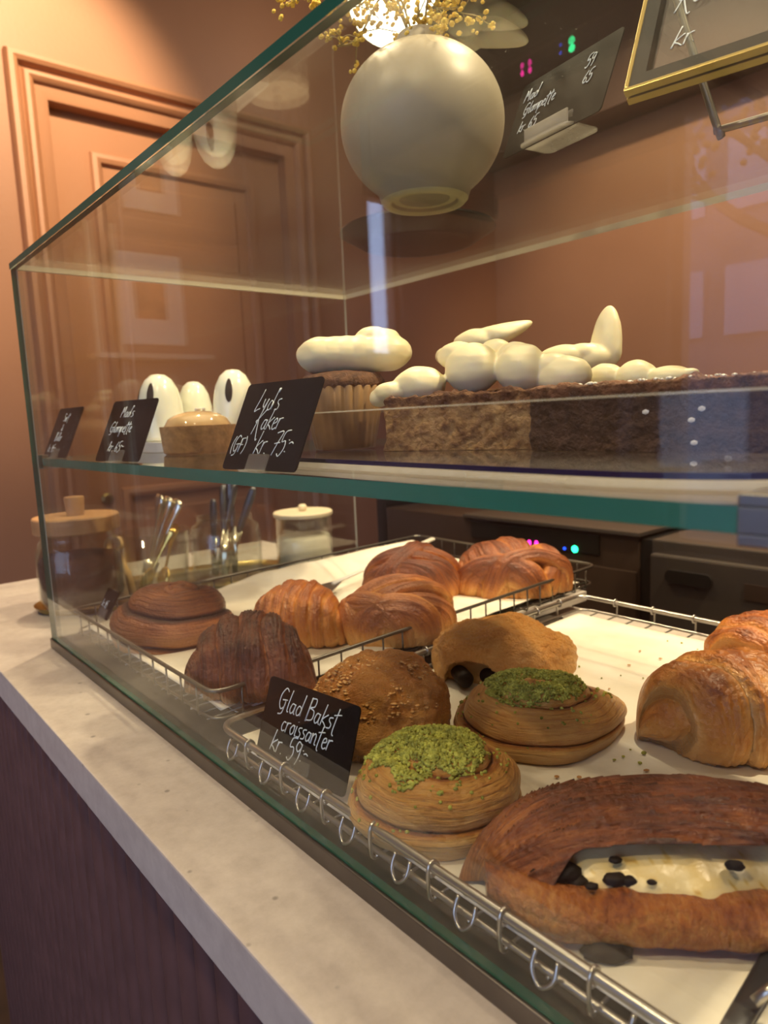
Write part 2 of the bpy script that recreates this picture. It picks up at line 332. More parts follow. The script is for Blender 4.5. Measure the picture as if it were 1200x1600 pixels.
# street wall with the shop window
WN = (-0.52, 1.75, -0.35, 1.42)
bm = bmesh.new()
box(bm, WX, WN[0], SY-.15, SY, FZ, CEIL); box(bm, WN[1], 1.86, SY-.15, SY, FZ, CEIL); box(bm, 2.56, EX, SY-.15, SY, FZ, CEIL); box(bm, 1.86, 2.56, SY-.15, SY, FZ, FZ+.2); box(bm, 1.86, 2.56, SY-.15, SY, 1.72, CEIL); box(bm, WN[0], WN[1], SY-.15, SY, FZ, WN[2]); box(bm, WN[0], WN[1], SY-.15, SY, WN[3], CEIL)
struct('wall_front', bm, M['wall_paint'])
bm = bmesh.new(); a, b, c, d = WN
for q in ((a, a+.04, c, d), (b-.04, b, c, d), (a, b, c, c+.05), (a, b, d-.05, d), (.62, .66, c, d)): box(bm, q[0], q[1], SY-.11, SY-.05, q[2], q[3])
wo = struct('window_1', bm, M['door_paint'])
bm = bmesh.new(); box(bm, a+.03, b-.03, SY-.085, SY-.079, c+.03, d-.03); obj('window_pane', bm, M['case_glass'], wo)
bm = bmesh.new()
for q in ((1.86, 1.90, FZ+.2, 1.72), (2.52, 2.56, FZ+.2, 1.72), (1.86, 2.56, FZ+.2, FZ+.25), (1.86, 2.56, 1.67, 1.72)): box(bm, q[0], q[1], SY-.11, SY-.05, q[2], q[3])
wo = struct('added_window', bm, M['door_paint'])  # extra window added out of view to bring daylight onto the counter front
bm = bmesh.new(); box(bm, 1.89, 2.53, SY-.085, SY-.079, FZ+.24, 1.68); obj('window_pane', bm, M['case_glass'], wo)
bm = bmesh.new()
for q in ((NY0, NY0+.015, NZ0, NZ1), (NY1-.015, NY1, NZ0, NZ1), (NY0, NY1, NZ0, NZ0+.02), (NY0, NY1, NZ1-.02, NZ1)): box(bm, WX-.08, WX-.03, *q)
wo = struct('window_2', bm, M['door_paint'])
bm = bmesh.new(); box(bm, WX-.058, WX-.052, NY0+.012, NY1-.012, NZ0+.015, NZ1-.015); obj('window_pane', bm, M['case_glass'], wo)

bm = bmesh.new(); box(bm, WX+.001, EX-.001, 2.20, WY-.001, 1.34, CEIL-.001); struct('trim_2', bm, M['soffit_paint'])
# door leaf with panels, casing with moulded profile, brass lock plate
bm = bmesh.new(); box(bm, WX-.075, WX-.03, DY0+.012, DY1-.012, FZ+.01, DT-.012)
door = struct('door_1', bm, M['door_paint'])
def ring_moulding(y0, y1, z0, z1, prof, x0, bm, bottom=True):
    """profile (offset inward, height out) swept round a rectangle"""
    rect = lambda o: [(y0+o, z0+(o if bottom else 0)), (y0+o, z1-o), (y1-o, z1-o), (y1-o, z0+(o if bottom else 0))]
    loops = [[bm.verts.new((x0+h, y, z)) for y, z in rect(o)] for o, h in prof]
    for A, B in zip(loops, loops[1:]):
        for k in range(4 if bottom else 3): bm.faces.new((A[k], A[(k+1) % 4], B[(k+1) % 4], B[k]))
for z0, z1 in ((.16, DT-.14), (FZ+.14, .04)):
    bm = bmesh.new(); ring_moulding(DY0+.15, DY1-.15, z0, z1, [(-.03, 0), (-.025, .012), (-.012, .017), (0, .012), (.008, -.004), (.02, -.010), (.035, -.006), (.05, .004)], WX-.03, bm)
    obj('door_panel_moulding', bm, M['door_paint'], door, auto=True)
    bm = bmesh.new(); box(bm, WX-.034, WX-.026, DY0+.20, DY1-.20, z0+.05, z1-.05); obj('door_panel', bm, M['door_paint'], door, bevel=.003)
bm = bmesh.new(); lathe(bm, [(0, 0), (.018, 0), (.018, .006), (.012, .009), (.011, .014), (0, .014)], 24)
o = obj('lock_plate', bm, M['brass'], door, auto=True); o.location = (WX-.03, DY0+.075, .04); o.rotation_euler = (0, PI/2, 0)
bm = bmesh.new(); ring_moulding(DY0-.10, DY1+.10, FZ, DT+.10, [(0, 0), (0, .025), (.006, .038), (.018, .042), (.028, .036), (.034, .020), (.040, .018), (.046, .028), (.056, .032), (.066, .026), (.072, .014), (.088, .012), (.10, .010), (.106, .008), (.112, -.03)], WX, bm, bottom=False)
struct('trim_1', bm, M['door_paint'], auto=True)
bm = bmesh.new(); box(bm, WX, WX+.018, NY1, DY0-.11, FZ, FZ+.14); struct('baseboard_left', bm, M['door_paint'])

# ------------------------------------------------------------------ counter
CX0, CX1, CY0, CY1 = -0.478, 1.7, -0.070, 0.585
ctr = thing('service_counter', 'long service counter with speckled pale stone top over dark fluted brown panelling', 'counter', (0, 0, FZ))
bm = bmesh.new(); box(bm, CX0, CX1, CY0, CY1, CZ-.037-FZ, CZ-FZ); obj('countertop', bm, M['counter_stone'], ctr, bevel=.0015)
bm = bmesh.new(); box(bm, CX0+.02, CX1-.02, CY0+.035, CY1-.02, 0, CZ-.037-FZ); obj('counter_body', bm, M['fluted_panel'], ctr)
bm = bmesh.new()
x = CX0+.02
while x < CX1-.03:
    wd = .031
    n = 8; zz0, zz1 = .02, CZ-.038-FZ; vs = []
    for k in range(n+1):
        t = PI*k/n; vs.append((x+wd/2-math.cos(t)*wd/2, CY0+.036-math.sin(t)*.008))
    lo = [bm.verts.new((a_, b_, zz0)) for a_, b_ in vs]; hi = [bm.verts.new((a_, b_, zz1)) for a_, b_ in vs]
    for k in range(n): bm.faces.new((lo[k], lo[k+1], hi[k+1], hi[k]))
    x += .0345
obj('fluted_front', bm, M['fluted_panel'], ctr, auto=True)

# ------------------------------------------------------------------ display case
H = 0.46; W = 0.494; CL = 1.22
case = thing('display_case', 'frameless glass display case with one glass shelf standing on the stone counter', 'display case', (0, 0, CZ))
Z0 = -CZ
def panel(name, x0, x1, y0, y1, z0, z1, gm, em, thin, parent=case, em2=None):
    bm = bmesh.new(); fs = box(bm, x0, x1, y0, y1, z0, z1)
    for f in fs:
        f.normal_update(); n = [abs(c) for c in f.normal]
        if n.index(max(n)) != thin: f.material_index = 1
    return obj(name, bm, [M[gm], M[em]], parent)
tp = panel('top_panel', -.001, CL, -.001, W, H-.007+Z0, H+Z0, 'top_glass', 'pale_edge', 2)
tp.data.materials.append(M['green_edge'])
for f_ in tp.data.polygons:
    if f_.normal.y < -.5: f_.material_index = 2
panel('front_panel', .0, CL, 0, .006, Z0, H-.0071+Z0, 'case_glass', 'green_edge', 1)
panel('side_panel', .0, .005, .0061, W, Z0, H-.0071+Z0, 'case_glass', 'pale_edge', 0)
panel('side_panel', CL-.005, CL, .0061, W, Z0, H-.0071+Z0, 'case_glass', 'pale_edge', 0)
SZ = 0.229
panel('shelf', .0055, CL-.0055, .0065, .44, SZ-.009+Z0, SZ+Z0, 'acrylic', 'teal_edge', 2)
bm = bmesh.new(); box(bm, -.002, CL+.002, -.002, W, 0, Z0-.0003); obj('base_plate', bm, M['brushed_steel'], case, bevel=.0008)
for x in (.852, .012):
    bm = bmesh.new(); box(bm, x-.011, x+.011, .0062, .030, SZ+Z0, SZ+Z0+.004); box(bm, x-.011, x+.011, .0062, .030, SZ-.013+Z0, SZ-.009+Z0); box(bm, x-.011, x+.011, .0062, .0075, SZ-.009+Z0, SZ+Z0)
    obj('shelf_clip', bm, M['steel'], case, bevel=.0008)

# ------------------------------------------------------------------ wire baskets
def lerp(a, b, t): return a+(b-a)*t
def basket(label, corners, zr, zb, zfloor, group, nx, ny, rr=.0024, hooks=True, mat='steel'):
    """corners: FL, FR, BR, BL"""
    c = sum((Vector((*q, 0)) for q in corners), Vector())/4
    t = thing('wire_basket', label, 'basket', (c.x, c.y, zfloor), 0, group)
    P = [Vector((q[0]-c.x, q[1]-c.y, 0)) for q in corners]
    def loop(z, inset=0, rad=.018):
        pts = []
        for i in range(4):
            p = P[i]; a = (P[i-1]-p).normalized(); b = (P[(i+1) % 4]-p).normalized(); q = p+(a+b)*inset
            for k in range(7):
                s = k/6; pts.append(((q+a*rad)*(1-s)**2 + q*2*s*(1-s) + (q+b*rad)*s*s) + Vector((0, 0, z-zfloor)))
        return pts
    bm = bmesh.new(); tube(bm, loop(zr), rr, 10, closed=True); obj('rim', bm, M[mat], t, smooth=True)
    bm = bmesh.new(); tube(bm, loop(zb+.002, .002), rr*.7, 8, closed=True); obj('lower_rail', bm, M[mat], t, smooth=True)
    bm = bmesh.new(); wr = .0010
    def edgew(A, B, n):
        e = (B-A).normalized(); inn = Vector((-e.y, e.x, 0))
        for k in range(1, n):
            q = lerp(A, B, k/n); z1 = zr-zfloor; z0 = zb-zfloor
            if hooks:  # wire loops over the rim then drops in a curl to the floor of the basket
                pts = [q+inn*.0045+Vector((0, 0, z0+.001)), q-inn*.001+Vector((0, 0, z0-.0005)), q-inn*.0035+Vector((0, 0, z0+.004)), q-inn*.0036+Vector((0, 0, z1)), q+Vector((0, 0, z1+.0036)), q+inn*.0036+Vector((0, 0, z1)), q+inn*.002+Vector((0, 0, z1-.004)), q-inn*.002+Vector((0, 0, z1-.0045))]
                tube(bm, smooth_path(pts, 4), wr*1.15, 6)
            else:
                tube(bm, [q+Vector((0, 0, z0)), q+Vector((0, 0, z1))], wr, 6)
    if hooks:
        e = (P[1]-P[0]).normalized(); o_ = Vector((e.y, -e.x, 0)); zz = zb-zfloor
        for k in range(nx):
            q = lerp(P[0], P[1], (k+.5)/nx)
            tube(bm, smooth_path([q-e*.006+Vector((0, 0, zz+.012)), q-e*.006+o_*.0035+Vector((0, 0, zz+.004)), q+o_*.0055+Vector((0, 0, zz-.001)), q+e*.006+o_*.0035+Vector((0, 0, zz+.004)), q+e*.006+Vector((0, 0, zz+.012))], 4), wr*1.1, 6)
    edgew(P[0], P[1], nx); edgew(P[1], P[2], ny); edgew(P[2], P[3], nx); edgew(P[3], P[0], ny)
    for k in range(1, nx*2): tube(bm, [lerp(P[0], P[1], k/nx/2)+Vector((0, 0, zb-zfloor)), lerp(P[3], P[2], k/nx/2)+Vector((0, 0, zb-zfloor))], wr, 5)
    for k in range(1, ny): tube(bm, [lerp(P[0], P[3], k/ny)+Vector((0, 0, zb-zfloor-wr)), lerp(P[1], P[2], k/ny)+Vector((0, 0, zb-zfloor-wr))], wr, 5)
    o = obj('wire_mesh', bm, M['dark_wire' if mat == 'dark_wire' else 'steel'], t, smooth=True)
    return t
RB = [(.438, .0135), (.932, .0135), (.925, .520), (.425, .530)]
LB = [(.045, .016), (.425, .016), (.392, .615), (.010, .630)]
basket('low wire basket lined with parchment, nearest the camera on the right', RB, .022, .004, .0022, 'wire baskets in the case', 10, 11, rr=.0027)
basket('deeper wire basket lined with parchment, at the far left of the case', LB, .043, .016, .0146, 'wire baskets in the case', 12, 22, rr=.0019, hooks=False, mat='dark_wire')
# low board that lifts the left basket
bm = bmesh.new(); box(bm, .075, .40, .075, .58, .0003, .0140); tag(obj('base_board', bm, M['counter_stone'], None, bevel=.001), 'pale flat board lying under the left wire basket', 'board')

def sheet(name, label, pts, z, amp, grp, lift=None):
    FL, FR, BR, BL = [Vector((*q, 0)) for q in pts]
    c = (FL+FR+BR+BL)/4; nu = nv = 60
    def f(u, v):
        p = lerp(lerp(FL, FR, v), lerp(BL, BR, v), u)
        h = amp*(.5+.5*nz(p.x*14, p.y*14, z*50)) + amp*.4*abs(nz(p.x*40, p.y*22, 3))
        if lift: h += lift(u, v)
        return Vector((p.x-c.x, p.y-c.y, h)), 0, (u, v, 0)
    o = surf(name, nu, nv, f, M['parchment'], None, wrap=False); o.location = (c.x, c.y, z)
    md = o.modifiers.new('thickness', 'SOLIDIFY'); md.thickness = .0002; md.offset = -1
    return tag(o, label, 'baking paper', grp)
PZR = .0066; PZL = .0200
sheet('parchment_sheet', 'white baking paper with green crumbs under the pistachio rolls', [(.452, .022), (.922, .022), (.914, .497), (.440, .502)], PZR, .0012, 'baking paper in the baskets', lambda u, v: .010*sst(.96, 1, u)*0+.006*sst(.975, 1, 1-v)*sst(.2, .0, u))
sheet('parchment_sheet', 'white creased baking paper rising at the left, under the twisted buns', [(.058, .028), (.412, .028), (.382, .590), (.026, .600)], PZL, .0018, 'baking paper in the baskets', lambda u, v: .020*sst(.80, 1, 1-v)*sst(.15, .5, u)+.004*abs(nz(u*8, v*5)))

# ------------------------------------------------------------------ pastries
def flatten(z, k=.35): return max(0.0, z)
def croissant(name, label, cat, loc, rz, L, R, Hh, bands=4, slant=1.1, bend=.25, base=.35, mat='golden_crust', seed=0, group=None, parts=True, taper=2.4, tip=0):
    t = thing(name, label, cat, loc, rz, group)
    def f(u, v):
        s = 2*u-1; a = 2*PI*v; sn, cs = math.sin(a), math.cos(a)
        sa = abs(s)
        env = lambda q: max(0, 1-min(1, q)**taper)**.62
        ph = max(0, sa*bands+slant*cs*(.5+.5*sa)*(1 if s > 0 else -1)*.5+.35+.22*nz(s*3, cs*1.5, seed))
        k = math.floor(ph); fr = ph-k
        q = (k+.15)/bands
        r = env(sa)*.62 + min(env(sa)*1.25, env(min(1, q))*.95+.02)*.38*sst(0, .12, sa*1.0+.2)
        lip = math.sin(PI*min(1, fr*1.04))**.6 if fr < .97 else 0
        r *= 1+.085*lip-.06*sst(.86, 1, fr)
        r *= 1+.09*nz(s*3+seed, cs*2, sn*2)+.02*nz(s*14+seed, cs*7, sn*7)
        r += .0006*math.sin(fr*34+4*nz(s*5, cs*3, seed))/max(R, .001)*env(sa)
        y = R*r*cs; z = Hh*.62*(r*sn)+Hh*.40*env(sa)**.6
        z = max(0, z)
        y *= 1 if z > 0 else .8
        y += bend*R*2*(s*s-.3)
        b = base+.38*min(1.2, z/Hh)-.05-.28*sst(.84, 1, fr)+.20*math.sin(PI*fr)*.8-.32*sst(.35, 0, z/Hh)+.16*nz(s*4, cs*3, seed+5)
        return Vector((s*L/2, y, z)), b, (fr/ max(3.0, bands)*.35+k*.37, v*.5+s*.1, seed*.1)
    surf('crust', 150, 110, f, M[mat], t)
    return t

def bun(name, label, cat, loc, rz, A, B, Hh, base=.55, mat='bun_crust', seed=0, rough=.04, power=2.3, group=None, cut=None, sugar=0):
    t = thing(name, label, cat, loc, rz, group)
    def f(u, v):
        a = 2*PI*v; th = u*PI*.5*1.35   # top pole to under the belly
        ct, s_ = math.cos(th), math.sin(th)
        e = 2/power
        c2 = math.copysign(abs(ct)**e, ct)
        n = 1+rough*1.4*nz(math.cos(a)*s_*2.2+seed, math.sin(a)*s_*2.2, ct*2)+rough*.5*nz(math.cos(a)*s_*8, math.sin(a)*s_*8, seed+ct*8)+rough*.28*abs(nz(math.cos(a)*s_*22, math.sin(a)*s_*22, ct*22))
        x = A*s_*math.cos(a)*n; y = B*s_*math.sin(a)*n; z = Hh*.72*c2*n+Hh*.28
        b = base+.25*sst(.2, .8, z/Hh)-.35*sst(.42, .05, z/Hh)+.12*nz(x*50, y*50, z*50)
        if cut:
            z, y, b = cut(x, y, z, b)
        z = max(z, 0)
        return Vector((x, y, z)), b, (x*10, y*10+z*10, seed)
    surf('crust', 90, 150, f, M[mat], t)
    if sugar:
        bm = bmesh.new(); rnd = random.Random(seed)
        for _ in range(sugar):
            a = rnd.uniform(0, 2*PI); th = math.acos(1-rnd.random()*.75)
            ct, s_ = math.cos(th), math.sin(th); c2 = abs(ct)**(2/power)
            p = Vector((A*s_*math.cos(a), B*s_*math.sin(a), Hh*.72*c2+Hh*.28-.0004)); r = rnd.uniform(.0006, .0019)
            mt = Matrix.Translation(p) @ Matrix.Rotation(rnd.random()*6, 4, 'Z') @ Matrix.Diagonal((r*rnd.uniform(.8, 2), r, r*.5, 1))
            bmesh.ops.create_icosphere(bm, subdivisions=1, radius=1, matrix=mt)
        o = obj('crumble_topping', bm, M['crumble'], t, smooth=True); o['kind'] = 'stuff'
    return t
pbr('crumble', (.64, .34, .11), .4, coat=.3, nscale=200, namt=.4)

def knot(name, label, loc, rz, A, B, Hh, bands, base=.5, seed=0, mat='knot_crust', cat='bun', group=None):
    t = thing(name, label, cat, loc, rz, group)
    bl = []
    for (nx_, ny_, nz_, d, wd, lift) in bands: bl.append((Vector((nx_, ny_, nz_)).normalized(), d, wd, lift))
    def f(u, v):
        a = 2*PI*v; th = u*PI*.5*1.32
        p = Vector((math.sin(th)*math.cos(a), math.sin(th)*math.sin(a), math.cos(th)))
        pw = p + .12*Vector((nz(p.x*1.7, p.y*1.7, seed), nz(p.y*1.7, p.z*1.7, seed+3), 0))
        best = -.02; bb = .25; ss = (p.x*.5, p.y*.5, 9)
        for i, (n, d, wd, lift) in enumerate(bl):
            s = (n.dot(pw)-d)/wd
            if abs(s) < 1:
                h = lift*1.2+.16*math.sqrt(1-s*s)+.012*math.sin(s*11+i)*(1-s*s)+.010*nz(s*9, i*3, 1)
                if h > best:
                    best = h; o = n.orthogonal()
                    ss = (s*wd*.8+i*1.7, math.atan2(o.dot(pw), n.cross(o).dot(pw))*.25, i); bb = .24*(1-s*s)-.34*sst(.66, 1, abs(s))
        r = .88+best
        c2 = math.copysign(abs(p.z)**.85, p.z)
        x = A*p.x*r; y = B*p.y*r; z = max(0, Hh*(.74*c2*r+.26))
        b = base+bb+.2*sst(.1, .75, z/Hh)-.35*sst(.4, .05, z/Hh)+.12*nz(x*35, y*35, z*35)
        return Vector((x, y, z)), b, ss
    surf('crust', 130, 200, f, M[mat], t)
    return t

def coil(name, label, loc, rz, R, Hh, turns=2.3, seed=0, mat='roll_crust', base=.40, crumbs=None, cat='pastry', group=None, sq=1.0, rise=.35, fill=.5, tail=.35):
    """a laminated strip wound into a spiral, highest in the middle"""
    t = thing(name, label, cat, loc, rz, group)
    def f(u, v):
        a = 2*PI*v; ca_, sa_ = math.cos(a), math.sin(a)
        sft = u*1.32                                   # 0 top centre, 1 rim, 1.32 under the belly
        ph0 = sft*turns-v+.10*nz(ca_*1.5, sa_*1.5, seed+u*2)
        ph = ph0 % 1.0; k = math.floor(ph0)
        th = sft*PI/2
        rho = math.sin(min(th, PI/2))**.80*(1-.10*sst(1.0, 1.32, sft)); zz = math.cos(th)
        zz = math.copysign(abs(zz)**1.15, zz)*.74+.26
        zz -= .10*math.exp(-(sft/.35)**2)*(1 if fill > 0 else 0)*.4
        lump = math.sin(PI*ph)**.5 if 0 < ph < 1 else 0
        D = .115*R*(lump-1)*sst(0, .12, sft)+.03*R*(1-ph)*sst(.1, .3, sft)
        lay = (ph*7+.6*nz(a*1.5, sft*3, seed)) % 1.0
        D += .010*R*lay*lump+.03*R*nz(ca_*2.5, sa_*2.5, seed+sft*2)
        dn = Vector((rho*ca_, rho*sa_*sq, max(.15, zz))).normalized()
        Ro = R*(1+.06*nz(ca_*1.3, sa_*1.3, seed+4)+tail*.22*math.exp(-((((a+PI) % (2*PI))-PI)/.45)**2)*sst(.5, 1, sft))
        p = Vector((Ro*rho*ca_, Ro*rho*sa_*sq, Hh*zz))+dn*D
        p.z = max(0, p.z)
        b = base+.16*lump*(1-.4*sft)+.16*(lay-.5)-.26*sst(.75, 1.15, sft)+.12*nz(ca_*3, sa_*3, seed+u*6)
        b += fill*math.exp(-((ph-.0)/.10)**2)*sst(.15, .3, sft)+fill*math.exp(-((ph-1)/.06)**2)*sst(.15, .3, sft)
        return p, b, (ph*.55+k, v*2.2*max(.2, rho), seed)
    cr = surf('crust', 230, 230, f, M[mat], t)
    if crumbs:
        from mathutils.bvhtree import BVHTree
        me = cr.data; bvh = BVHTree.FromPolygons([v.co.copy() for v in me.vertices], [tuple(p.vertices) for p in me.polygons])
        n, rmax, cx, cy, hole = crumbs; rnd = random.Random(seed+1); bm = bmesh.new(); bms = [bm]; marks = []
        i = 0; tries = 0
        while i < n and tries < n*6:
            tries += 1
            a = rnd.uniform(0, 2*PI); rr_ = math.sqrt(rnd.random()); lim = rmax*(1+.25*nz(math.cos(a)*2, math.sin(a)*2, seed+9))
            stray = rnd.random() < .035
            rn = lim*rr_ if not stray else rnd.uniform(lim, 1.0)
            if hole and rn < hole*(.6+.8*rnd.random()): continue
            x = (rn*math.cos(a)+cx)*R; y = (rn*math.sin(a)+cy)*R*sq
            hit = bvh.ray_cast(Vector((x, y, .3)), Vector((0, 0, -1)))
            if hit[0] is None or hit[1].z < .25: continue
            r = rnd.uniform(.0007, .0014)*(1 if rnd.random() > .1 else 1.4)
            p = hit[0]+Vector((0, 0, .0003+rnd.random()*.0020*(1-rr_*.6)*(0 if stray else 1)))
            mt = Matrix.Translation(p) @ Matrix.Rotation(rnd.random()*6, 4, Vector((rnd.random(), rnd.random(), 1))) @ Matrix.Diagonal((r*rnd.uniform(.8, 1.5), r, r*rnd.uniform(.7, 1.2), 1))
            k0 = len(bm.faces) if False else None
            bmesh.ops.create_icosphere(bm, subdivisions=1, radius=1, matrix=mt); marks.append(0 if rnd.random() < .6 else 1); i += 1
        bm.faces.ensure_lookup_table()
        for k, f_ in enumerate(bm.faces): f_.material_index = marks[min(k//80 if len(bm.faces) == 80*len(marks) else k//20, len(marks)-1)]
        o = obj('pistachio_crumbs', bm, [M['pistachio'], M['pistachio_light']], t); o['kind'] = 'stuff'
        o['label'] = 'bright green chopped pistachio topping'
    return t

ZP = PZR+.0012; ZL = PZL+.0018
def fb(px, py, z, back): return at(px, py, z)+Vector((math.cos(IMG+PI/2), math.sin(IMG+PI/2), 0))*back
# right basket
p = fb(594, 1195, ZP, .047)
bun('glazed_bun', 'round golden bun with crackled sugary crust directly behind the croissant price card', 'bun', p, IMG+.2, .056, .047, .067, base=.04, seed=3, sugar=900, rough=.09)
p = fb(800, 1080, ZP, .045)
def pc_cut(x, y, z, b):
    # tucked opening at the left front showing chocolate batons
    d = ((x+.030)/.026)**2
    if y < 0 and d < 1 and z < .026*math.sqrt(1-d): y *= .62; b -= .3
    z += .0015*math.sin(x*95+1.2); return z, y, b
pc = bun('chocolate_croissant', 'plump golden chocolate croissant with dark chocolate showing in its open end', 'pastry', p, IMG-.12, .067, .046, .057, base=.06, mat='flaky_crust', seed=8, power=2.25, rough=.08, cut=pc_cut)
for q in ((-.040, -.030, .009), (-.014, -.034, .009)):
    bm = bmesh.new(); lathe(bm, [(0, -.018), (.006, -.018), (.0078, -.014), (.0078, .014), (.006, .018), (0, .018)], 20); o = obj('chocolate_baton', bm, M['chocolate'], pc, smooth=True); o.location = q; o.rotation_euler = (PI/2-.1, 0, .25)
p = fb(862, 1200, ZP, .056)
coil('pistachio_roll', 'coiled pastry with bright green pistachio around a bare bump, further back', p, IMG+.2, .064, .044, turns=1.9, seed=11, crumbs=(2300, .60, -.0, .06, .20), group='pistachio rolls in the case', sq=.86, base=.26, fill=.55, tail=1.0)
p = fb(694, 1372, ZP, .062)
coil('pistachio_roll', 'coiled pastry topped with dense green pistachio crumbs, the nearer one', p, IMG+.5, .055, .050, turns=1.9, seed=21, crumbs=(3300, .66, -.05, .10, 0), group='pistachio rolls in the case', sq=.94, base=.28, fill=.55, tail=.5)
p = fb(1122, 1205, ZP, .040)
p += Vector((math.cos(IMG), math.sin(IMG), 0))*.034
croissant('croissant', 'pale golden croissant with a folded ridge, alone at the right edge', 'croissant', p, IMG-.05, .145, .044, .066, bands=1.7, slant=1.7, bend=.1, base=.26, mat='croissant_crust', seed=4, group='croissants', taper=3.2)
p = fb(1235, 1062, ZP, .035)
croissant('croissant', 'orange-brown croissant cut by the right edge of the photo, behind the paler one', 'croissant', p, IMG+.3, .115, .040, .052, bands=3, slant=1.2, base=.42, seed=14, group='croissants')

# the big dark filled pastry nearest the camera
def big_pastry():
    c = fb(985, 1515, ZP, .056) + Vector((math.cos(IMG), math.sin(IMG), 0))*.036
    t = thing('custard_pastry', 'large dark brown layered pastry split open over pale custard, nearest the camera', 'pastry', c, IMG-.06)
    LA, BB, HH = .100, .050, .049
    def edge(s):  # opening width 0..1 along the length
        return sst(-.90, -.45, s)**.8*sst(1.25, .8, s)
    def f(u, v):
        s = math.sin((u-.5)*PI); env = max(0, 1-abs(s)**3.0)**.5
        op = edge(s); end = -PI*.02 - 0*op
        a1 = lerp(-.05*PI, .30*PI, op)       # front limit of the dome arc
        if v < .70:
            a = lerp(PI*1.02, a1, v/.70); rr_ = 1; inner = 0
        else:
            k = (v-.70)/.30; a = a1+(PI*.75-a1)*k*op; rr_ = 1-.22*math.sin(min(1, k*3)*PI/2)*op-.05*k; inner = k
        # laminated terraces running along the length
        ly = (a/PI*10+1.6*s*s*s*s+.8*nz(s*1.5, a*.8)) % 1.0
        stp = (.075*ly+.014*math.sin(ly*20)+.02*nz(a*14, s*3, 4))*(0 if inner else 1)
        lat = 1+.02*nz(s*4, a*2, 3)
        x = LA*s+.008*math.cos(a)*(1-env); ry = BB*env*(rr_+stp)*lat; rz_ = HH*env**(1.1 if s < 0 else .7)*(rr_+stp)*lat
        y = ry*math.cos(a)*-1
        y = -y
        z = max(0, rz_*math.sin(a)+.002)
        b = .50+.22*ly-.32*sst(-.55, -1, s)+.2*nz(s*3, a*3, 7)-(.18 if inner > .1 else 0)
        return Vector((x, -y if False else y*-1*-1, z)), b, (a*.35+.10*s*s, s*.55, 0)
    # cos(a): a=PI is the back side here, so mirror y to put the back away from the camera
    def g(u, v):
        p_, b, s_ = f(u, v); return Vector((p_.x, -p_.y, p_.z)), b, s_
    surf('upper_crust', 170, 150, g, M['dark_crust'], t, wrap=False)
    # lower roll along the front, curling up into the left end
    def roll(u, v):
        a = 2*PI*v; s = lerp(-.985, 1.05, u)
        cx = LA*s; cy = -BB*.86*max(.0, 1-abs(min(s, .99))**3.2)**.5-.001*math.sin(s*5)
        rad = .0115*(1-.25*sst(-.70, -.97, s))*(1-.5*sst(.9, 1.05, s)); rad *= 1+.09*(nz(s*6, 2)+(.6 if s > .0 else 0)*.6)
        cz = .0135+.004*sst(-.6, -.95, s)
        lump = 1+.07*nz(s*14, math.cos(a)*2, math.sin(a)*2)
        y = cy+rad*lump*math.cos(a)*1.08; z = max(0, cz+rad*lump*math.sin(a)*1.08)
        b = .28+.22*nz(s*5, a, 2)+.15*math.sin(a)+.25*sst(-.75, -.95, s)+(.25 if z < .006 else 0)
        return Vector((cx, y, z)), b, (s*1.1, a*.12, 4)
    def rollc(u, v):
        if u < .02 or u > .98:
            q, b, s_ = roll(min(max(u, .02), .98), v)
            q0, _, _ = roll(min(max(u, .02), .98), 0); q1, _, _ = roll(min(max(u, .02), .98), .5)
            c_ = (q0+q1)/2; k = (u/.02) if u < .02 else ((1-u)/.02)
            return lerp(c_, q, k), b, s_
        return roll(u, v)
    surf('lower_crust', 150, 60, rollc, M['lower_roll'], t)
    def cus(u, v):
        a = 2*PI*v; s = lerp(-.80, .98, u); e = math.sin(PI*u)**.35
        wv = 1+.10*nz(s*7, 5)
        y = -BB*.26+.031*e*math.cos(a)*wv; z = .018+.0185*e*math.sin(a)*wv*(1+.10*nz(s*5, 8))
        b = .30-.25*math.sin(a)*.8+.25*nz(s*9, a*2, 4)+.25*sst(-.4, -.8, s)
        if nz(s*22, a*5, 9) > .42: b += .5
        return Vector((LA*s, y-.003*math.cos(s*6), max(.002, z))), b, (s, a*.3, 0)
    surf('custard_filling', 120, 60, cus, M['custard'], t)
    rnd = random.Random(5)
    for (sx, y, z, r) in ((-.66, -.026, .026, .0060), (-.57, -.028, .027, .0062), (-.50, -.031, .024, .0040), (-.33, -.034, .0275, .0040), (-.26, -.035, .0275, .0034), (-.32, -.030, .035, .0022), (.22, -.036, .036, .0030), (-.46, -.041, .029, .0022), (-.18, -.041, .031, .0016)):
        bm = bmesh.new(); bmesh.ops.create_icosphere(bm, subdivisions=3, radius=1)
        for v in bm.verts:
            v.co *= 1+.18*nz(v.co.x*2+sx*9, v.co.y*2, v.co.z*2); v.co = Vector((LA*sx+v.co.x*r*1.5, y+v.co.y*r, z+v.co.z*r*.75))
        obj('chocolate_piece', bm, M['chocolate'], t, smooth=True)
    for (sx, y, r) in ((-.42, -.052, .008), (.52, -.052, .009)):
        bm = bmesh.new(); bmesh.ops.create_icosphere(bm, subdivisions=3, radius=1)
        for v in bm.verts:
            v.co *= 1+.25*nz(v.co.x*2+sx*9, v.co.y*2, v.co.z*2); v.co = Vector((LA*sx+v.co.x*r*1.5, y+v.co.y*r*.6, max(.0002, .0035+v.co.z*.0045)))
        obj('chocolate_piece', bm, M['chocolate'], t, smooth=True)
    return t
crust('lower_roll', [(0, (.66, .34, .10)), (.35, (.48, .18, .045)), (.65, (.28, .085, .028)), (1, (.07, .024, .012))], streak=(30, 16, 1), flake=230, gloss=.26, bump=1.0, coat=.5, var=.5)
big_pastry()

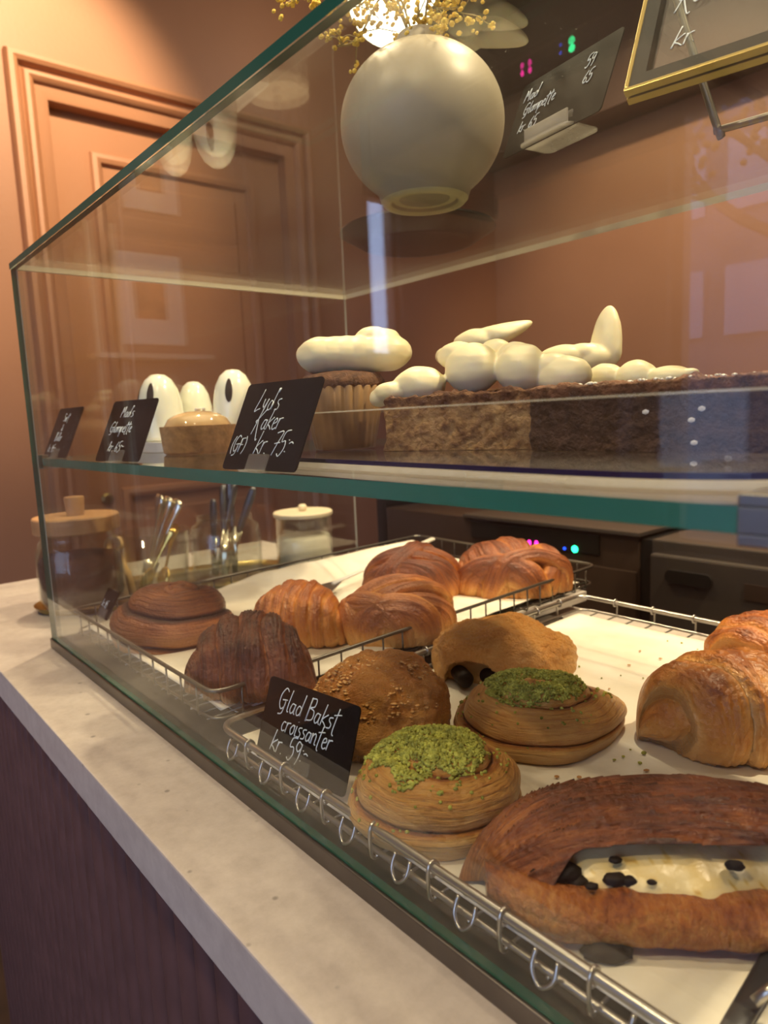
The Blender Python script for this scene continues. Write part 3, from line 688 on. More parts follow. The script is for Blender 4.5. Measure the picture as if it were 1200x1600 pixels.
# left basket
p = fb(246, 1028, ZL, .062)
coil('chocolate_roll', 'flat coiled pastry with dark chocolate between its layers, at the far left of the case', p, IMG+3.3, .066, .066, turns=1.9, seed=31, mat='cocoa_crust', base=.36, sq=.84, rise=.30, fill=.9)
p = fb(382, 1108, ZL, .042)
croissant('croissant', 'dark brown ridged croissant in front, left of the croissant price card', 'croissant', p, IMG-.12, .122, .042, .066, bands=3.3, slant=1.9, bend=-.15, base=.40, mat='dark_crust', seed=6, group='croissants', taper=2.6)
p = fb(462, 1015, ZL, .040)
croissant('croissant', 'amber croissant with fine ridges, between the dark croissant and the twisted buns', 'croissant', p, IMG-.35, .120, .040, .060, bands=4.5, slant=1.3, bend=-.2, base=.36, seed=16, group='croissants', taper=2.2)
def strands(n, step, wd, tilt, seed, extra=()):
    rnd = random.Random(seed); out = []
    for k in range(-4, 5):
        out.append((n[0]+rnd.gauss(0, tilt), n[1]+rnd.gauss(0, tilt), n[2]+rnd.gauss(0, tilt), k*step, wd*rnd.uniform(.85, 1.15), rnd.uniform(0, .05)))
    return out+list(extra)
B1 = strands((.35, .9, .35), .24, .17, .12, 1, [(-.8, .5, .3, .30, .17, .09), (-.75, .6, .1, -.02, .15, .07)])
B2 = strands((1, .25, .1), .25, .18, .10, 2, [(.3, 1, .3, -.70, .22, .09), (-.5, 1, .2, -.62, .16, .11)])
B3 = strands((-.35, 1, .35), .23, .17, .12, 3, [(.9, .6, .3, -.62, .2, .10), (1, .0, .3, -.80, .22, .12), (.2, 1, .1, -.80, .2, .10)])
p = fb(628, 1010, ZL, .044)
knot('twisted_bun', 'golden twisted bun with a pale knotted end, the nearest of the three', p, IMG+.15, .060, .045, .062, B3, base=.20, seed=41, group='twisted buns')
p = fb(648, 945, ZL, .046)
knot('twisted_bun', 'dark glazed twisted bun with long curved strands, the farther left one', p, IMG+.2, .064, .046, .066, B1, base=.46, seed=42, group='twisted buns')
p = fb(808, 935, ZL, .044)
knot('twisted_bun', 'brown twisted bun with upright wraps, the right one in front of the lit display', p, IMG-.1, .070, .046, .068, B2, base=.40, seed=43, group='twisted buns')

# crumbs scattered over the paper
rnd = random.Random(12); bm = bmesh.new()
for (px, py, r, mi) in ((905, 1042, .0014, 0), (952, 1077, .0016, 1), (1050, 1041, .0014, 0), (998, 1107, .0017, 0), (1006, 1178, .0022, 0), (1000, 1193, .0016, 0), (974, 1183, .0014, 0), (960, 1188, .0012, 0), (983, 1040, .0018, 1), (1032, 1030, .0020, 1), (1000, 1018, .0018, 1), (1043, 1002, .0012, 0), (1065, 1005, .0012, 0), (970, 1056, .0011, 0), (1005, 1060, .0010, 0), (985, 1172, .001, 0), (870, 1215, .0022, 1), (905, 1216, .0024, 1), (1050, 1232, .0024, 1), (1010, 1205, .0020, 1), (940, 1060, .0011, 0), (728, 1398, .0018, 0), (735, 1350, .0012, 1), (547, 1180, .0016, 0), (1090, 1015, .0012, 1), (1020, 1085, .0010, 0)):
    q = at(px, py, ZP+.0004)
    before = len(bm.faces)
    bmesh.ops.create_icosphere(bm, subdivisions=1, radius=1, matrix=Matrix.Translation(q+Vector((0, 0, r*.4))) @ Matrix.Rotation(rnd.random()*6, 4, 'Z') @ Matrix.Diagonal((r*rnd.uniform(.7, 1.3), r*.8, r*(.7 if mi == 0 else .3), 1)))
    bm.faces.ensure_lookup_table()
    for q_ in bm.faces[before:]: q_.material_index = mi
tag(obj('pastry_crumbs', bm, [M['pistachio'], M['crust_flake']], None), 'green crumbs and pastry flakes scattered over the baking paper', 'crumbs', kind='stuff')

# dark tongs in the bottom right corner
A = at(1150, 1600, ZP+.004); B = at(1215, 1492, ZP+.005)
t = thing('dark_tongs', 'dark metal tongs lying at the bottom right corner in front of the custard pastry', 'tongs', A)
bm = bmesh.new(); tube(bm, [(A-(B-A)*.5)-A, Vector((0, 0, 0)), B-A], [.004, .005, .006], 12, flat=.45); obj('arm', bm, M['gunmetal'], t, smooth=True)
bm = bmesh.new(); q = at(1178, 1566, ZP+.011)-A; d_ = (rt+up*.8).normalized(); tube(bm, [q, q+d_*.016], .0021, 10); obj('pin', bm, M['steel'], t, smooth=True)

# serving tongs lying on the far left of the basket
t = thing('serving_tongs', 'pale metal serving tongs lying on baking paper behind the twisted buns', 'tongs', at(560, 905, .034))
A = at(520, 912, .036); B = at(676, 842, .060)
bm = bmesh.new(); tube(bm, [A-t.location, B-t.location], [.004, .0055], 10, flat=.5); obj('handle', bm, M['white_tray'], t, smooth=True)
bm = bmesh.new(); a_ = A-t.location; d_ = (A-B).normalized(); s_ = Vector((-d_.y, d_.x, 0))
vs = [bm.verts.new(a_+q) for q in (s_*.006-d_*.012, s_*.020+d_*.02, s_*.022+d_*.062, -s_*.022+d_*.062, -s_*.020+d_*.02, -s_*.006-d_*.012)]
fa = bm.faces.new(vs); r_ = bmesh.ops.extrude_face_region(bm, geom=[fa]); bmesh.ops.translate(bm, vec=(0, 0, -.0012), verts=[v for v in r_['geom'] if isinstance(v, bmesh.types.BMVert)])
obj('blade', bm, M['steel'], t, bevel=.0004)

# ------------------------------------------------------------------ handwriting
G = {  # strokes on a unit grid: baseline 0, x-height .5, ascender 1
 'L': (.5, [[(.30, 1), (.18, .5), (.05, .02), (.25, .08), (.42, .12)]]),
 'y': (.42, [[(.08, .55), (.08, .25), (.2, .18), (.34, .5)], [(.36, .55), (.26, .1), (.12, -.4)]]),
 'd': (.44, [[(.34, .38), (.18, .45), (.06, .22), (.14, .03), (.3, .12), (.36, .4), (.46, 1.0)], [(.36, .4), (.34, .05)]]),
 "'": (.16, [[(.1, 1.0), (.05, .8)]]), ',': (.16, [[(.08, .08), (.02, -.14)]]),
 's': (.32, [[(.30, .5), (.12, .46), (.10, .34), (.24, .22), (.20, .05), (.02, .02)]]),
 'K': (.58, [[(.28, 1), (.16, .4), (.02, -.2)], [(.58, .95), (.18, .5), (.05, .42), (.12, .34), (.2, .48), (.30, .15), (.52, -.45), (.62, -.42)]]),
 'a': (.40, [[(.32, .42), (.14, .44), (.04, .18), (.12, .02), (.26, .12), (.34, .46)], [(.34, .46), (.30, .1), (.38, .02)]]),
 'k': (.42, [[(.2, .95), (.12, .5), (.04, 0)], [(.40, .55), (.10, .28), (.26, .14), (.40, 0)]]),
 'e': (.34, [[(.06, .26), (.28, .34), (.22, .5), (.08, .40), (.05, .12), (.16, .0), (.32, .08)]]),
 'r': (.32, [[(.08, .5), (.06, .25), (.04, 0)], [(.06, .26), (.14, .46), (.32, .5)]]),
 'l': (.2, [[(.16, 1), (.08, .5), (.06, .06), (.16, .04)]]), 'i': (.18, [[(.1, .5), (.06, .06), (.14, .04)], [(.13, .72), (.14, .70)]]),
 't': (.34, [[(.22, .95), (.14, .4), (.1, -.1), (.2, -.2)], [(.0, .62), (.40, .72)]]), 'c': (.32, [[(.3, .44), (.14, .46), (.04, .22), (.12, .02), (.3, .08)]]),
 'o': (.36, [[(.2, .48), (.05, .28), (.12, .02), (.28, .12), (.30, .38), (.2, .48), (.34, .44)]]),
 'n': (.40, [[(.06, .5), (.04, 0)], [(.05, .3), (.2, .5), (.3, .4), (.28, .04), (.38, .02)]]), 'm': (.56, [[(.06, .5), (.04, 0)], [(.05, .3), (.17, .5), (.25, .4), (.24, 0)], [(.25, .3), (.38, .5), (.46, .4), (.45, .02)]]),
 'u': (.4, [[(.06, .5), (.06, .1), (.18, .02), (.3, .2), (.34, .5)], [(.34, .5), (.34, .02)]]), 'p': (.4, [[(.1, .5), (.02, -.4)], [(.08, .3), (.2, .5), (.34, .4), (.28, .1), (.08, .06)]]),
 'h': (.4, [[(.18, 1), (.06, 0)], [(.1, .3), (.22, .48), (.32, .36), (.3, 0)]]), 'g': (.4, [[(.3, .45), (.12, .46), (.05, .2), (.16, .05), (.3, .2), (.34, .46)], [(.34, .46), (.28, -.2), (.1, -.38)]]),
 'G': (.6, [[(.5, .88), (.3, 1), (.08, .7), (.06, .3), (.22, .05), (.42, .2), (.44, .45)], [(.24, .46), (.54, .5)], [(.44, .45), (.36, -.1), (.12, -.2)]]),
 'F': (.42, [[(.12, .8), (.06, 0)], [(.12, .8), (.40, .84)], [(.10, .42), (.32, .46)]]), 'B': (.52, [[(.16, 1), (.04, -.05)], [(.12, .95), (.42, .98), (.40, .66), (.14, .55), (.42, .46), (.40, .1), (.04, .0)]]),
 'M': (.62, [[(.02, 0), (.14, .9), (.26, .4), (.44, .95), (.50, 0)]]), 'S': (.44, [[(.42, .85), (.2, .95), (.1, .7), (.36, .4), (.3, .08), (.02, .08)]]), 'C': (.5, [[(.46, .8), (.26, .92), (.06, .6), (.06, .2), (.26, 0), (.46, .14)]]),
 '(': (.22, [[(.22, .95), (.06, .6), (.06, .2), (.16, -.1)]]), ')': (.22, [[(.06, .95), (.18, .6), (.16, .2), (.02, -.1)]]),
 '.': (.16, [[(.05, .02), (.07, .03)]]), ':': (.16, [[(.06, .1), (.08, .11)], [(.10, .55), (.12, .56)]]), '-': (.3, [[(.02, .42), (.15, .48), (.28, .42)]]),
 '7': (.42, [[(.04, .85), (.42, .9), (.28, .45), (.14, -.05)], [(.1, .42), (.4, .46)]]), '5': (.44, [[(.46, .95), (.16, .88), (.10, .5), (.32, .52), (.38, .22), (.2, -.08), (.04, .02)]]),
 '9': (.42, [[(.36, .75), (.16, .85), (.06, .6), (.2, .42), (.36, .62), (.38, .8)], [(.38, .8), (.32, .2), (.2, -.15)]]), '6': (.42, [[(.34, .9), (.12, .55), (.06, .2), (.2, 0), (.36, .2), (.24, .42), (.08, .25)]]), '4': (.42, [[(.16, .9), (.04, .4), (.38, .42)], [(.32, .7), (.24, -.05)]]), '8': (.4, [[(.2, .45), (.06, .7), (.2, .9), (.34, .7), (.08, .25), (.16, 0), (.34, .2), (.2, .45)]]), '2': (.42, [[(.06, .7), (.22, .9), (.36, .7), (.06, .02), (.42, .06)]]), '&': (.5, [[(.46, 0), (.1, .7), (.24, .9), (.32, .7), (.06, .25), (.2, 0), (.46, .4)]]), ' ': (.28, []),
}
def write(bm, text, x, y, h, rad, slant=.12, mirror=False, z=0, rise=0):
    cx = x
    for ch in text:
        wd, st = G[ch]
        for s in st:
            pts = [Vector((cx+(q[0]+slant*q[1])*h*1.0, y+q[1]*h+(cx-x)*rise, z)) for q in s]
            if mirror: pts = [Vector((-q.x, q.y, q.z)) for q in pts]
            if len(pts) > 2: pts = smooth_path(pts, 4)
            # flat chalk stroke
            tube(bm, pts, rad, 6, flat=.35 if len(pts) > 2 else 1)
        cx += wd*h
def rounded(bm, w_, h_, r, d, y0=0):
    pts = []
    for cx, cy, a0 in ((w_/2-r, y0+r, -PI/2), (w_/2-r, y0+h_-r, 0), (-w_/2+r, y0+h_-r, PI/2), (-w_/2+r, y0+r, PI)):
        for k in range(6): a = a0+PI/2*k/5; pts.append((cx+r*math.cos(a), cy+r*math.sin(a)))
    fr = [bm.verts.new((x, y, 0)) for x, y in pts]; bk = [bm.verts.new((x, y, -d)) for x, y in pts]
    bm.faces.new(fr); bm.faces.new(list(reversed(bk))); n = len(pts)
    for i in range(n): bm.faces.new((fr[i], bk[i], bk[(i+1) % n], fr[(i+1) % n]))
def card(label, pos, yaw, tilt, w_, h_, lines, group='handwritten price cards', rad=.00055, holder=True, mirror=False, roll=0):
    """pos = bottom centre; yaw about z; tilt leans the top away"""
    t = thing('price_card', label, 'price card', (pos[0], pos[1], pos[2]), yaw, group)
    Rm_ = Matrix.Rotation(PI/2-tilt, 4, 'X') @ Matrix.Rotation(roll, 4, 'Z')
    bm = bmesh.new(); rounded(bm, w_, h_, .0035, .0010); bm.transform(Rm_); obj('card', bm, M['black_card'], t)
    bm = bmesh.new()
    for (tx, x, y, s) in lines: write(bm, tx, x, y, s, rad, z=.00045)
    bm.transform(Rm_)
    if lines: tag(obj('handwriting', bm, M['chalk'], t, smooth=True), 'white chalk pen handwriting')
    if holder:
        bm = bmesh.new(); box(bm, -.012, .012, -.0006, .011, .0004, .0016); box(bm, -.012, .012, -.0006, .011, -.0028, -.0013)
        bm.transform(Rm_)
        box(bm, -.013, .013, -.006, .016, -.0008, .0006)
        obj('holder', bm, M['holder_plastic'], t, bevel=.0003)
    return t
m = glass('holder_plastic', (.9, .9, .92), .05, dust=0, haze=.35)
card("black card reading Lyd's Kaker (GF) kr. 75, at the shelf's front edge", (.5264, .0125, SZ+.001), .0441, .438, .0898, .0650,
     [("Lyd's", -.026, .0430, .0165), ("Kaker", -.020, .0290, .0160), ("(GF)", -.041, .0125, .0125), ("kr. 75:-", -.010, .0115, .0175)], rad=.00045)
card('black price card with faint writing, second from the left on the shelf', (.2553, .0140, SZ+.001), .1756, .437, .0806, .0645,
     [("Mad's", -.018, .046, .012), ("Glompette", -.030, .030, .0115), ("kr. 65:-", -.022, .010, .011)])
card('black price card with faint writing, at the far left end of the shelf', (.0450, .0140, SZ+.001), .0605, .426, .0780, .0640,
     [("Surt", -.012, .046, .011), ("&", -.008, .034, .009), ("Boller", -.018, .021, .011), ("kr. 45:-", -.030, .007, .010)])
card('black card reading Glad Bakst croissanter kr. 59, leaning in the right basket', (.5353, .0235, .0125), .1198, .3385, .0975, .0600,
     [("Glad Bakst", -.034, .0385, .0165), ("croissanter", -.026, .0245, .0150), ("kr. 59:-", -.034, .0085, .0165)], rad=.00052)
card('small black card half hidden behind the chocolate roll at the far left', (.1130, .0290, .0430), -.03, .52, .040, .034, [("kr. 45", -.016, .012, .009)], rad=.0005)
# card on the case's top, clear foot
cp = at(855, 212, H+.002)
t = card('black handwritten card in a clear foot, standing on top of the glass case', (cp.x, cp.y, H+.0012), -.153, .40, .100, .064,
     [("Mad", -.044, .046, .011), ("Glompette", -.040, .033, .010), ("kr. 65", -.040, .018, .010), ("59", .020, .046, .010), ("65", .022, .032, .010)], holder=False)
bm = bmesh.new(); rounded(bm, .052, .034, .006, .0016, -.006); bmesh.ops.translate(bm, vec=(0, 0, .0016), verts=bm.verts)
box(bm, -.022, .022, -.0025, -.0010, .0016, .012); box(bm, -.022, .022, .0030, .0045, .0016, .012)
obj('clear_foot', bm, M['frosted_plastic'], t, bevel=.0003)

# ------------------------------------------------------------------ upper shelf: acrylic tray, cakes, domes, tart
TC = [(.452, .052), (.862, .030), (.872, .300), (.46, .330)]
t = thing('acrylic_tray', 'long clear acrylic tray with a dark purple base line holding the iced cakes', 'tray', (0, 0, SZ+.0005))
def quad_loop(C, rad, inset=0, n=10):
    P = [Vector((*q, 0)) for q in C]; pts = []
    for i in range(4):
        p = P[i]; a = (P[i-1]-p).normalized(); b = (P[(i+1) % 4]-p).normalized(); q = p+(a+b)*inset; r = rad[i]
        for k in range(n+1):
            s = k/n; pts.append((q+a*r)*(1-s)**2+q*2*s*(1-s)+(q+b*r)*s*s)
    return pts
RD = (.03, .10, .03, .03)
def wall_loop(bm, C, RD, z0, z1, th, inset=0):
    o = quad_loop(C, RD, inset); i_ = quad_loop(C, RD, inset+th)
    n = len(o); V = [[bm.verts.new((q.x, q.y, z)) for q in L_] for L_, z in ((o, z0), (o, z1), (i_, z1), (i_, z0))]
    for A, B in zip(V, V[1:]+V[:1]):
        for k in range(n): bm.faces.new((A[k], A[(k+1) % n], B[(k+1) % n], B[k]))
def slab(bm, C, RD, z0, z1, inset=0):
    o = quad_loop(C, RD, inset); lo = [bm.verts.new((q.x, q.y, z0)) for q in o]; hi = [bm.verts.new((q.x, q.y, z1)) for q in o]; n = len(o)
    bm.faces.new(list(reversed(lo))); bm.faces.new(hi)
    for k in range(n): bm.faces.new((lo[k], lo[(k+1) % n], hi[(k+1) % n], hi[k]))
bm = bmesh.new(); wall_loop(bm, TC, RD, .0065, .036, .0025); obj('tray_wall', bm, M['tray_acrylic'], t)
bm = bmesh.new(); wall_loop(bm, TC, RD, .0361, .0370, .0027, -.0001); obj('tray_rim', bm, M['frosted_plastic'], t)
bm = bmesh.new(); slab(bm, TC, RD, .0038, .0064, -.001); obj('tray_base', bm, M['acrylic'], t)
bm = bmesh.new(); wall_loop(bm, TC, RD, .0038, .0064, .0015, -.0026); obj('purple_edge_strip', bm, M['purple_edge'], t)
bm = bmesh.new(); slab(bm, TC, RD, .0005, .0036, -.006); obj('tray_foot_sheen', bm, M['frosted_plastic'], t)  # whitish haze imitates the bright reflection in the shelf below the tray
ZT = SZ+.0072

def blob_surface(bm, c, r, tail=(0, 0, 0), tl=0, k=3, seed=0, rough=.04):
    res = bmesh.ops.create_icosphere(bm, subdivisions=4, radius=1); tv = Vector(tail).normalized() if tl else Vector((0, 0, 1))
    for v in res['verts']:
        d = v.co.normalized(); q = Vector((d.x*r[0], d.y*r[1], d.z*r[2]))
        q *= 1+rough*nz(d.x*2+seed, d.y*2, d.z*2)+rough*.15*math.sin(d.dot(tv)*20+seed)
        if tl: a = max(0, d.dot(tv)); q += tv*tl*a**k
        v.co = Vector(c)+q
def cream_part(parent, blobs, name='cream_topping', mat='cream'):
    bm = bmesh.new()
    for i, b in enumerate(blobs): blob_surface(bm, *b, seed=i*1.7)
    o = obj(name, bm, M[mat], parent, smooth=True)
    md = o.modifiers.new('merge', 'REMESH'); md.mode = 'VOXEL'; md.voxel_size = .0011; md.use_smooth_shade = True
    sm = o.modifiers.new('soften', 'SMOOTH'); sm.factor = .5; sm.iterations = 4
    return o
def cake_block(name, parent, poly, z0, z1, mat, seed, base=.4, slope=0, rough=.0016, r=.006, topdark=.4):
    """rough block over a polygon outline (counter-clockwise)"""
    P = [Vector((*q, 0)) for q in poly]; n = len(P); ol = []
    for i in range(n):
        p = P[i]; a = (P[i-1]-p).normalized(); b = (P[(i+1) % n]-p).normalized()
        for k in range(5): s = k/4; ol.append((p+a*r)*(1-s)**2+p*2*s*(1-s)+(p+b*r)*s*s)
    # resample
    L_ = [0]
    for i in range(len(ol)): L_.append(L_[-1]+(ol[(i+1) % len(ol)]-ol[i]).length)
    def pt(v):
        d = (v % 1)*L_[-1]
        for i in range(len(ol)):
            if d <= L_[i+1]: return lerp(ol[i], ol[(i+1) % len(ol)], (d-L_[i])/max(1e-9, L_[i+1]-L_[i]))
        return ol[0]
    c = sum(P, Vector())/n; cache = {}
    def f(u, v):
        if v not in cache: cache[v] = pt(v)
        q = cache[v]
        if u < .45: k = 1; z = lerp(z0, z1, u/.45)
        else: k = 1-(u-.45)/.55; z = z1
        k2 = k if k < 1 else 1
        p = lerp(c, q, k2*(1-.03*(1 if u > .45 and k > .93 else 0)))
        h = Vector((p.x, p.y, z)); out = (q-c).normalized()
        n1 = nz(h.x*120+seed, h.y*120, h.z*120)+.6*nz(h.x*300, h.y*300, h.z*300+seed)
        if u < .45: h += out*rough*(n1+.5*nz(h.x*40, h.y*40, h.z*60))
        else: h.z += rough*n1*1.3+.0025*nz(h.x*35, h.y*35, seed)
        h.z += slope*(p.x-c.x)*(1 if z > z0 else 0)
        b = base+.28*n1+(topdark*sst(.33, .40, u))
        return h, b, (h.x, h.y, h.z)
    return surf(name, 90, 260, f, M[mat], parent)
# cupcake with a fat cream roll
cq = atd(540, 700, .575)
t = thing('cupcake', 'cupcake in brown fluted paper with a fat oval of cream on top', 'cupcake', (cq.x, cq.y, ZT), 0, 'cakes in the acrylic tray')
bm = bmesh.new(); lathe(bm, [(0, .001), (.0240, .001), (.0250, .002), (.0335, .0500), (.0330, .0505), (.0245, .004), (0, .004)], 144, flute=lambda a, z: .030*math.cos(a*26)*sst(0, .02, z)); obj('paper_case', bm, M['paper_case'], t, smooth=True)
bm = bmesh.new(); lathe(bm, [(0, .004), (.0235, .004), (.0315, .048), (.034, .051), (.0345, .055), (.031, .060), (.018, .063), (0, .064)], 64)
for v in bm.verts: v.co += Vector((1, 1, 1))*.0006*nz(v.co.x*200, v.co.y*200, v.co.z*200)
o = obj('sponge', bm, M['sponge_brown'] if 'sponge_brown' in M else pbr('sponge_brown', (.13, .06, .03), .8, nscale=200, namt=.5, bump=.6), t, smooth=True)
ca, sa = math.cos(IMG), math.sin(IMG)
def im(a, b, z): return (a*ca-b*sa, a*sa+b*ca, z)
o = cream_part(t, [(im(x_, 0, .0765), (.021, .021, .0148)) for x_ in (-.015, -.005, .005, .016, .027, .037)] + [(im(.026, .002, .089), (.016, .013, .0090)), (im(.036, .002, .087), (.013, .013, .0090))])
# crumb cake slice with four dollops
sL = atd(600, 724, .52); sR = atd(872, 724, .455)
def quad_from(a, b, dep):
    a = Vector((a.x, a.y)); b = Vector((b.x, b.y)); e = (b-a).normalized(); n = Vector((-e.y, e.x))
    return [tuple(a), tuple(b), tuple(b+n*dep), tuple(a+n*dep)], e, n
qd, e1, n1 = quad_from(sL, sR, .050)
t = thing('cake_slice', 'brown crumbly cake slice topped with a row of round cream dollops', 'cake', (0, 0, ZT), 0, 'cakes in the acrylic tray')
cake_block('sponge', t, qd, 0, .039, 'crumb_cake', 2.0, base=.40, rough=.0026, topdark=.45)
def on(px, py, d): q = atd(px, py, d); return (q.x, q.y, q.z-ZT)
o = cream_part(t, [
    (on(640, 606, .525), (.021, .018, .0135), on2, .012, 3) if False else (on(655, 603, .525), (.023, .017, .0145)),
    (on(612, 614, .53), (.017, .012, .0085)), (on(593, 622, .535), (.008, .008, .007)),
    (on(738, 576, .51), (.022, .018, .0185)), (on(715, 556, .52), (.017, .013, .0105)), (on(775, 553, .52), (.014, .013, .011)),
    (on(815, 576, .49), (.019, .017, .0175)), (on(805, 556, .50), (.013, .013, .010)), (on(880, 588, .475), (.021, .015, .0140)), (on(862, 572, .48), (.015, .012, .009))])
# second cake behind, with a leaf-like cream peak and a tall horn
t = thing('cake_slice', 'cake standing behind the crumbly slice, its cream pulled into a tall upright horn', 'cake', (0, 0, ZT), 0, 'cakes in the acrylic tray')
bL = atd(690, 640, .64); bR = atd(960, 640, .54); qd, e2, n2 = quad_from(bL, bR, .045)
cake_block('sponge', t, qd, 0, .045, 'crumb_cake', 5.0, base=.45, rough=.0016)
R_ = rt; U_ = up
def dirim(a, b): return tuple(R_*a+U_*b)
o = cream_part(t, [(on(745, 535, .63), (.024, .018, .012)), (on(770, 525, .62), (.020, .012, .009), dirim(1, .42), .022, 2.5), (on(705, 556, .64), (.016, .014, .009)),
    (on(880, 562, .57), (.024, .018, .012)), (on(925, 560, .56), (.018, .015, .012)), (on(946, 548, .555), (.0135, .009, .015), dirim(.12, 1), .021, 1.1), (on(910, 552, .56), (.016, .012, .008)),
    (on(942, 590, .50), (.014, .012, .008)) if False else (on(850, 575, .575), (.016, .014, .010))])
# long dark brownie with salt flakes
bL = atd(824, 726, .445); bR = atd(1245, 738, .330); qd, e3, n3 = quad_from(bL, bR, .052)
t = thing('brownie', 'long dark chocolate brownie with coarse salt flakes on top', 'brownie', (0, 0, ZT), 0, 'cakes in the acrylic tray')
cake_block('sponge', t, qd, 0, .0385, 'brownie_cake', 9.0, base=.30, rough=.0022, topdark=.5)
bm = bmesh.new(); rnd = random.Random(3)
for i in range(46):
    u_, v_ = rnd.random(), rnd.random()*.9; q = Vector(qd[0]).lerp(Vector(qd[1]), .05+u_*.8)+n3*.05*v_; r = rnd.uniform(.0008, .0026)
    bmesh.ops.create_icosphere(bm, subdivisions=1, radius=1, matrix=Matrix.Translation((q.x, q.y, .0395)) @ Matrix.Rotation(rnd.random()*6, 4, 'Z') @ Matrix.Diagonal((r, r*.7, r*.45, 1)))
for (px, py) in ((1095, 655), (1098, 690), (1172, 710), (1120, 637), (985, 645), (1185, 716)):
    q = atd(px, py, .37); k = Vector((q.x, q.y))-Vector(qd[0]); s = k.dot(e3); q2 = Vector(qd[0])+e3*s-n3*.0012
    bmesh.ops.create_icosphere(bm, subdivisions=1, radius=1, matrix=Matrix.Translation((q2.x, q2.y, q.z-ZT)) @ Matrix.Rotation(math.atan2(e3.y, e3.x), 4, 'Z') @ Matrix.Diagonal((.0022, .0008, .0015, 1)))
tag(obj('salt_flakes', bm, M['salt'], t), kind='stuff')
# small cream-topped cake behind the brownie
bL = atd(925, 640, .50); bR = atd(1090, 640, .44); qd, e4, n4 = quad_from(bL, bR, .04)
t = thing('cake_slice', 'low cake behind the dark brownie, showing only its yellowish cream dollops', 'cake', (0, 0, ZT), 0, 'cakes in the acrylic tray')
cake_block('sponge', t, qd, 0, .033, 'crumb_cake', 15.0, base=.45)
cream_part(t, [(on(945, 590, .50), (.014, .012, .010)), (on(995, 590, .485), (.015, .013, .0105), dirim(-.1, 1), .002, 3), (on(1045, 590, .47), (.016, .013, .008)), (on(1078, 582, .46), (.006, .006, .003))])
# small tray of domes
bd = thing('white_board', 'low white serving board under the white domed cakes', 'board', (0, 0, SZ+.0005))
bc = [(-.09+.10, .15), (.175, .175), (.175, .40), (.010, .40)]
bm = bmesh.new(); slab(bm, [(.012, .11), (.110, .12), (.175, .27), (.012, .28)], (.015,)*4, 0, .0125); obj('board', bm, M['white_tray'], bd, auto=True)
ZB = SZ+.0132
def dome(label, px, py, d, r, h, eye):
    q = atd(px, py, d); t = thing('domed_cake', label, 'cake', (q.x, q.y, ZB), IMG, 'white domed cakes')
    bm = bmesh.new(); lathe(bm, [(0, .0005), (r*.92, .0005), (r*1.0, .003), (r*1.0, .006), (r*.985, h*.35), (r*.93, h*.58), (r*.80, h*.77), (r*.58, h*.91), (r*.30, h*.985), (0, h)], 56)
    obj('glaze', bm, M['white_glaze'], t, smooth=True)
    for ex in eye:
        bm = bmesh.new(); bmesh.ops.create_icosphere(bm, subdivisions=3, radius=1)
        for v in bm.verts:
            a = v.co.x*.0055/r+ex; z = h*.69+v.co.z*h*.17; zr_ = z/h
            rr_ = r*max(.2, (1-max(0, zr_-.30)**2.1*1.55))**.62
            v.co = Vector((math.sin(a)*rr_*(1+v.co.y*-.02+.012), -math.cos(a)*rr_*(1+.012-v.co.y*.02), z))
        obj('chocolate_oval', bm, M['chocolate'], t, smooth=True)
    return t
dome('white glazed domed cake with a dark oval, left one behind the shelf cards', 251, 640, .905, .0295, .086, (-.15, -1.25))
dome('plain white glazed domed cake, the small middle one at the back', 304, 630, .955, .0245, .078, ())
dome('white glazed domed cake with a dark oval, partly behind the Kaker card', 367, 635, .905, .0285, .088, (-.05,))
# tart
q = atd(312, 700, .80)
t = thing('glazed_tart', 'round pastry tart with shiny caramel glaze beside the Kaker card', 'tart', (q.x, q.y, SZ+.0005), 0)
bm = bmesh.new(); lathe(bm, [(0, 0), (.038, 0), (.040, .002), (.0425, .029), (.0425, .031), (.0395, .031), (.037, .027), (0, .027)], 96, flute=lambda a, z: .006*nz(math.cos(a)*3, math.sin(a)*3, z*60))
me = obj('tart_shell', bm, M['tart_shell_m'] if 'tart_shell_m' in M else pbr('tart_shell_m', (.50, .30, .14), .7, nscale=120, namt=.25, bump=.4), t, smooth=False, auto=True)
bm = bmesh.new(); lathe(bm, [(0, .0475), (.012, .047), (.024, .0445), (.033, .039), (.0375, .031), (.0380, .0275), (0, .0275)], 64); obj('caramel_top', bm, M['caramel_glaze'], t, smooth=True)
bm = bmesh.new()
for i in range(5): bmesh.ops.create_icosphere(bm, subdivisions=2, radius=.0022, matrix=Matrix.Translation((.006+i*.003*math.cos(i*2), .004*math.sin(i*3), .049)))
obj('salt_flakes', bm, M['salt'], t, smooth=True)

# ------------------------------------------------------------------ coffee station left of the case
pl = at(60, 945, CZ); pr = at(412, 893, CZ)
ctrp = Vector((-.185, .245, CZ))
t = thing('oval_tray', 'oval dark green enamel tray with a brass rim standing beyond the glass case', 'tray', ctrp, math.radians(88))
def oval(bm, prof, sx, sy, seg=72):
    rings = []
    for o_, z in prof: rings.append([bm.verts.new(((sx+o_)*math.cos(2*PI*k/seg), (sy+o_)*math.sin(2*PI*k/seg), z)) for k in range(seg)])
    for A, B in zip(rings, rings[1:]):
        for k in range(seg): bm.faces.new((A[k], A[(k+1) % seg], B[(k+1) % seg], B[k]))
    bm.faces.new(list(reversed(rings[0]))); bm.faces.new(rings[-1])
bm = bmesh.new(); oval(bm, [(-.012, 0), (0, .001), (.006, .009), (.008, .011), (.005, .011), (-.004, .0050), (-.010, .0045)], .212, .098); obj('brass_body', bm, M['brass'], t, auto=True)
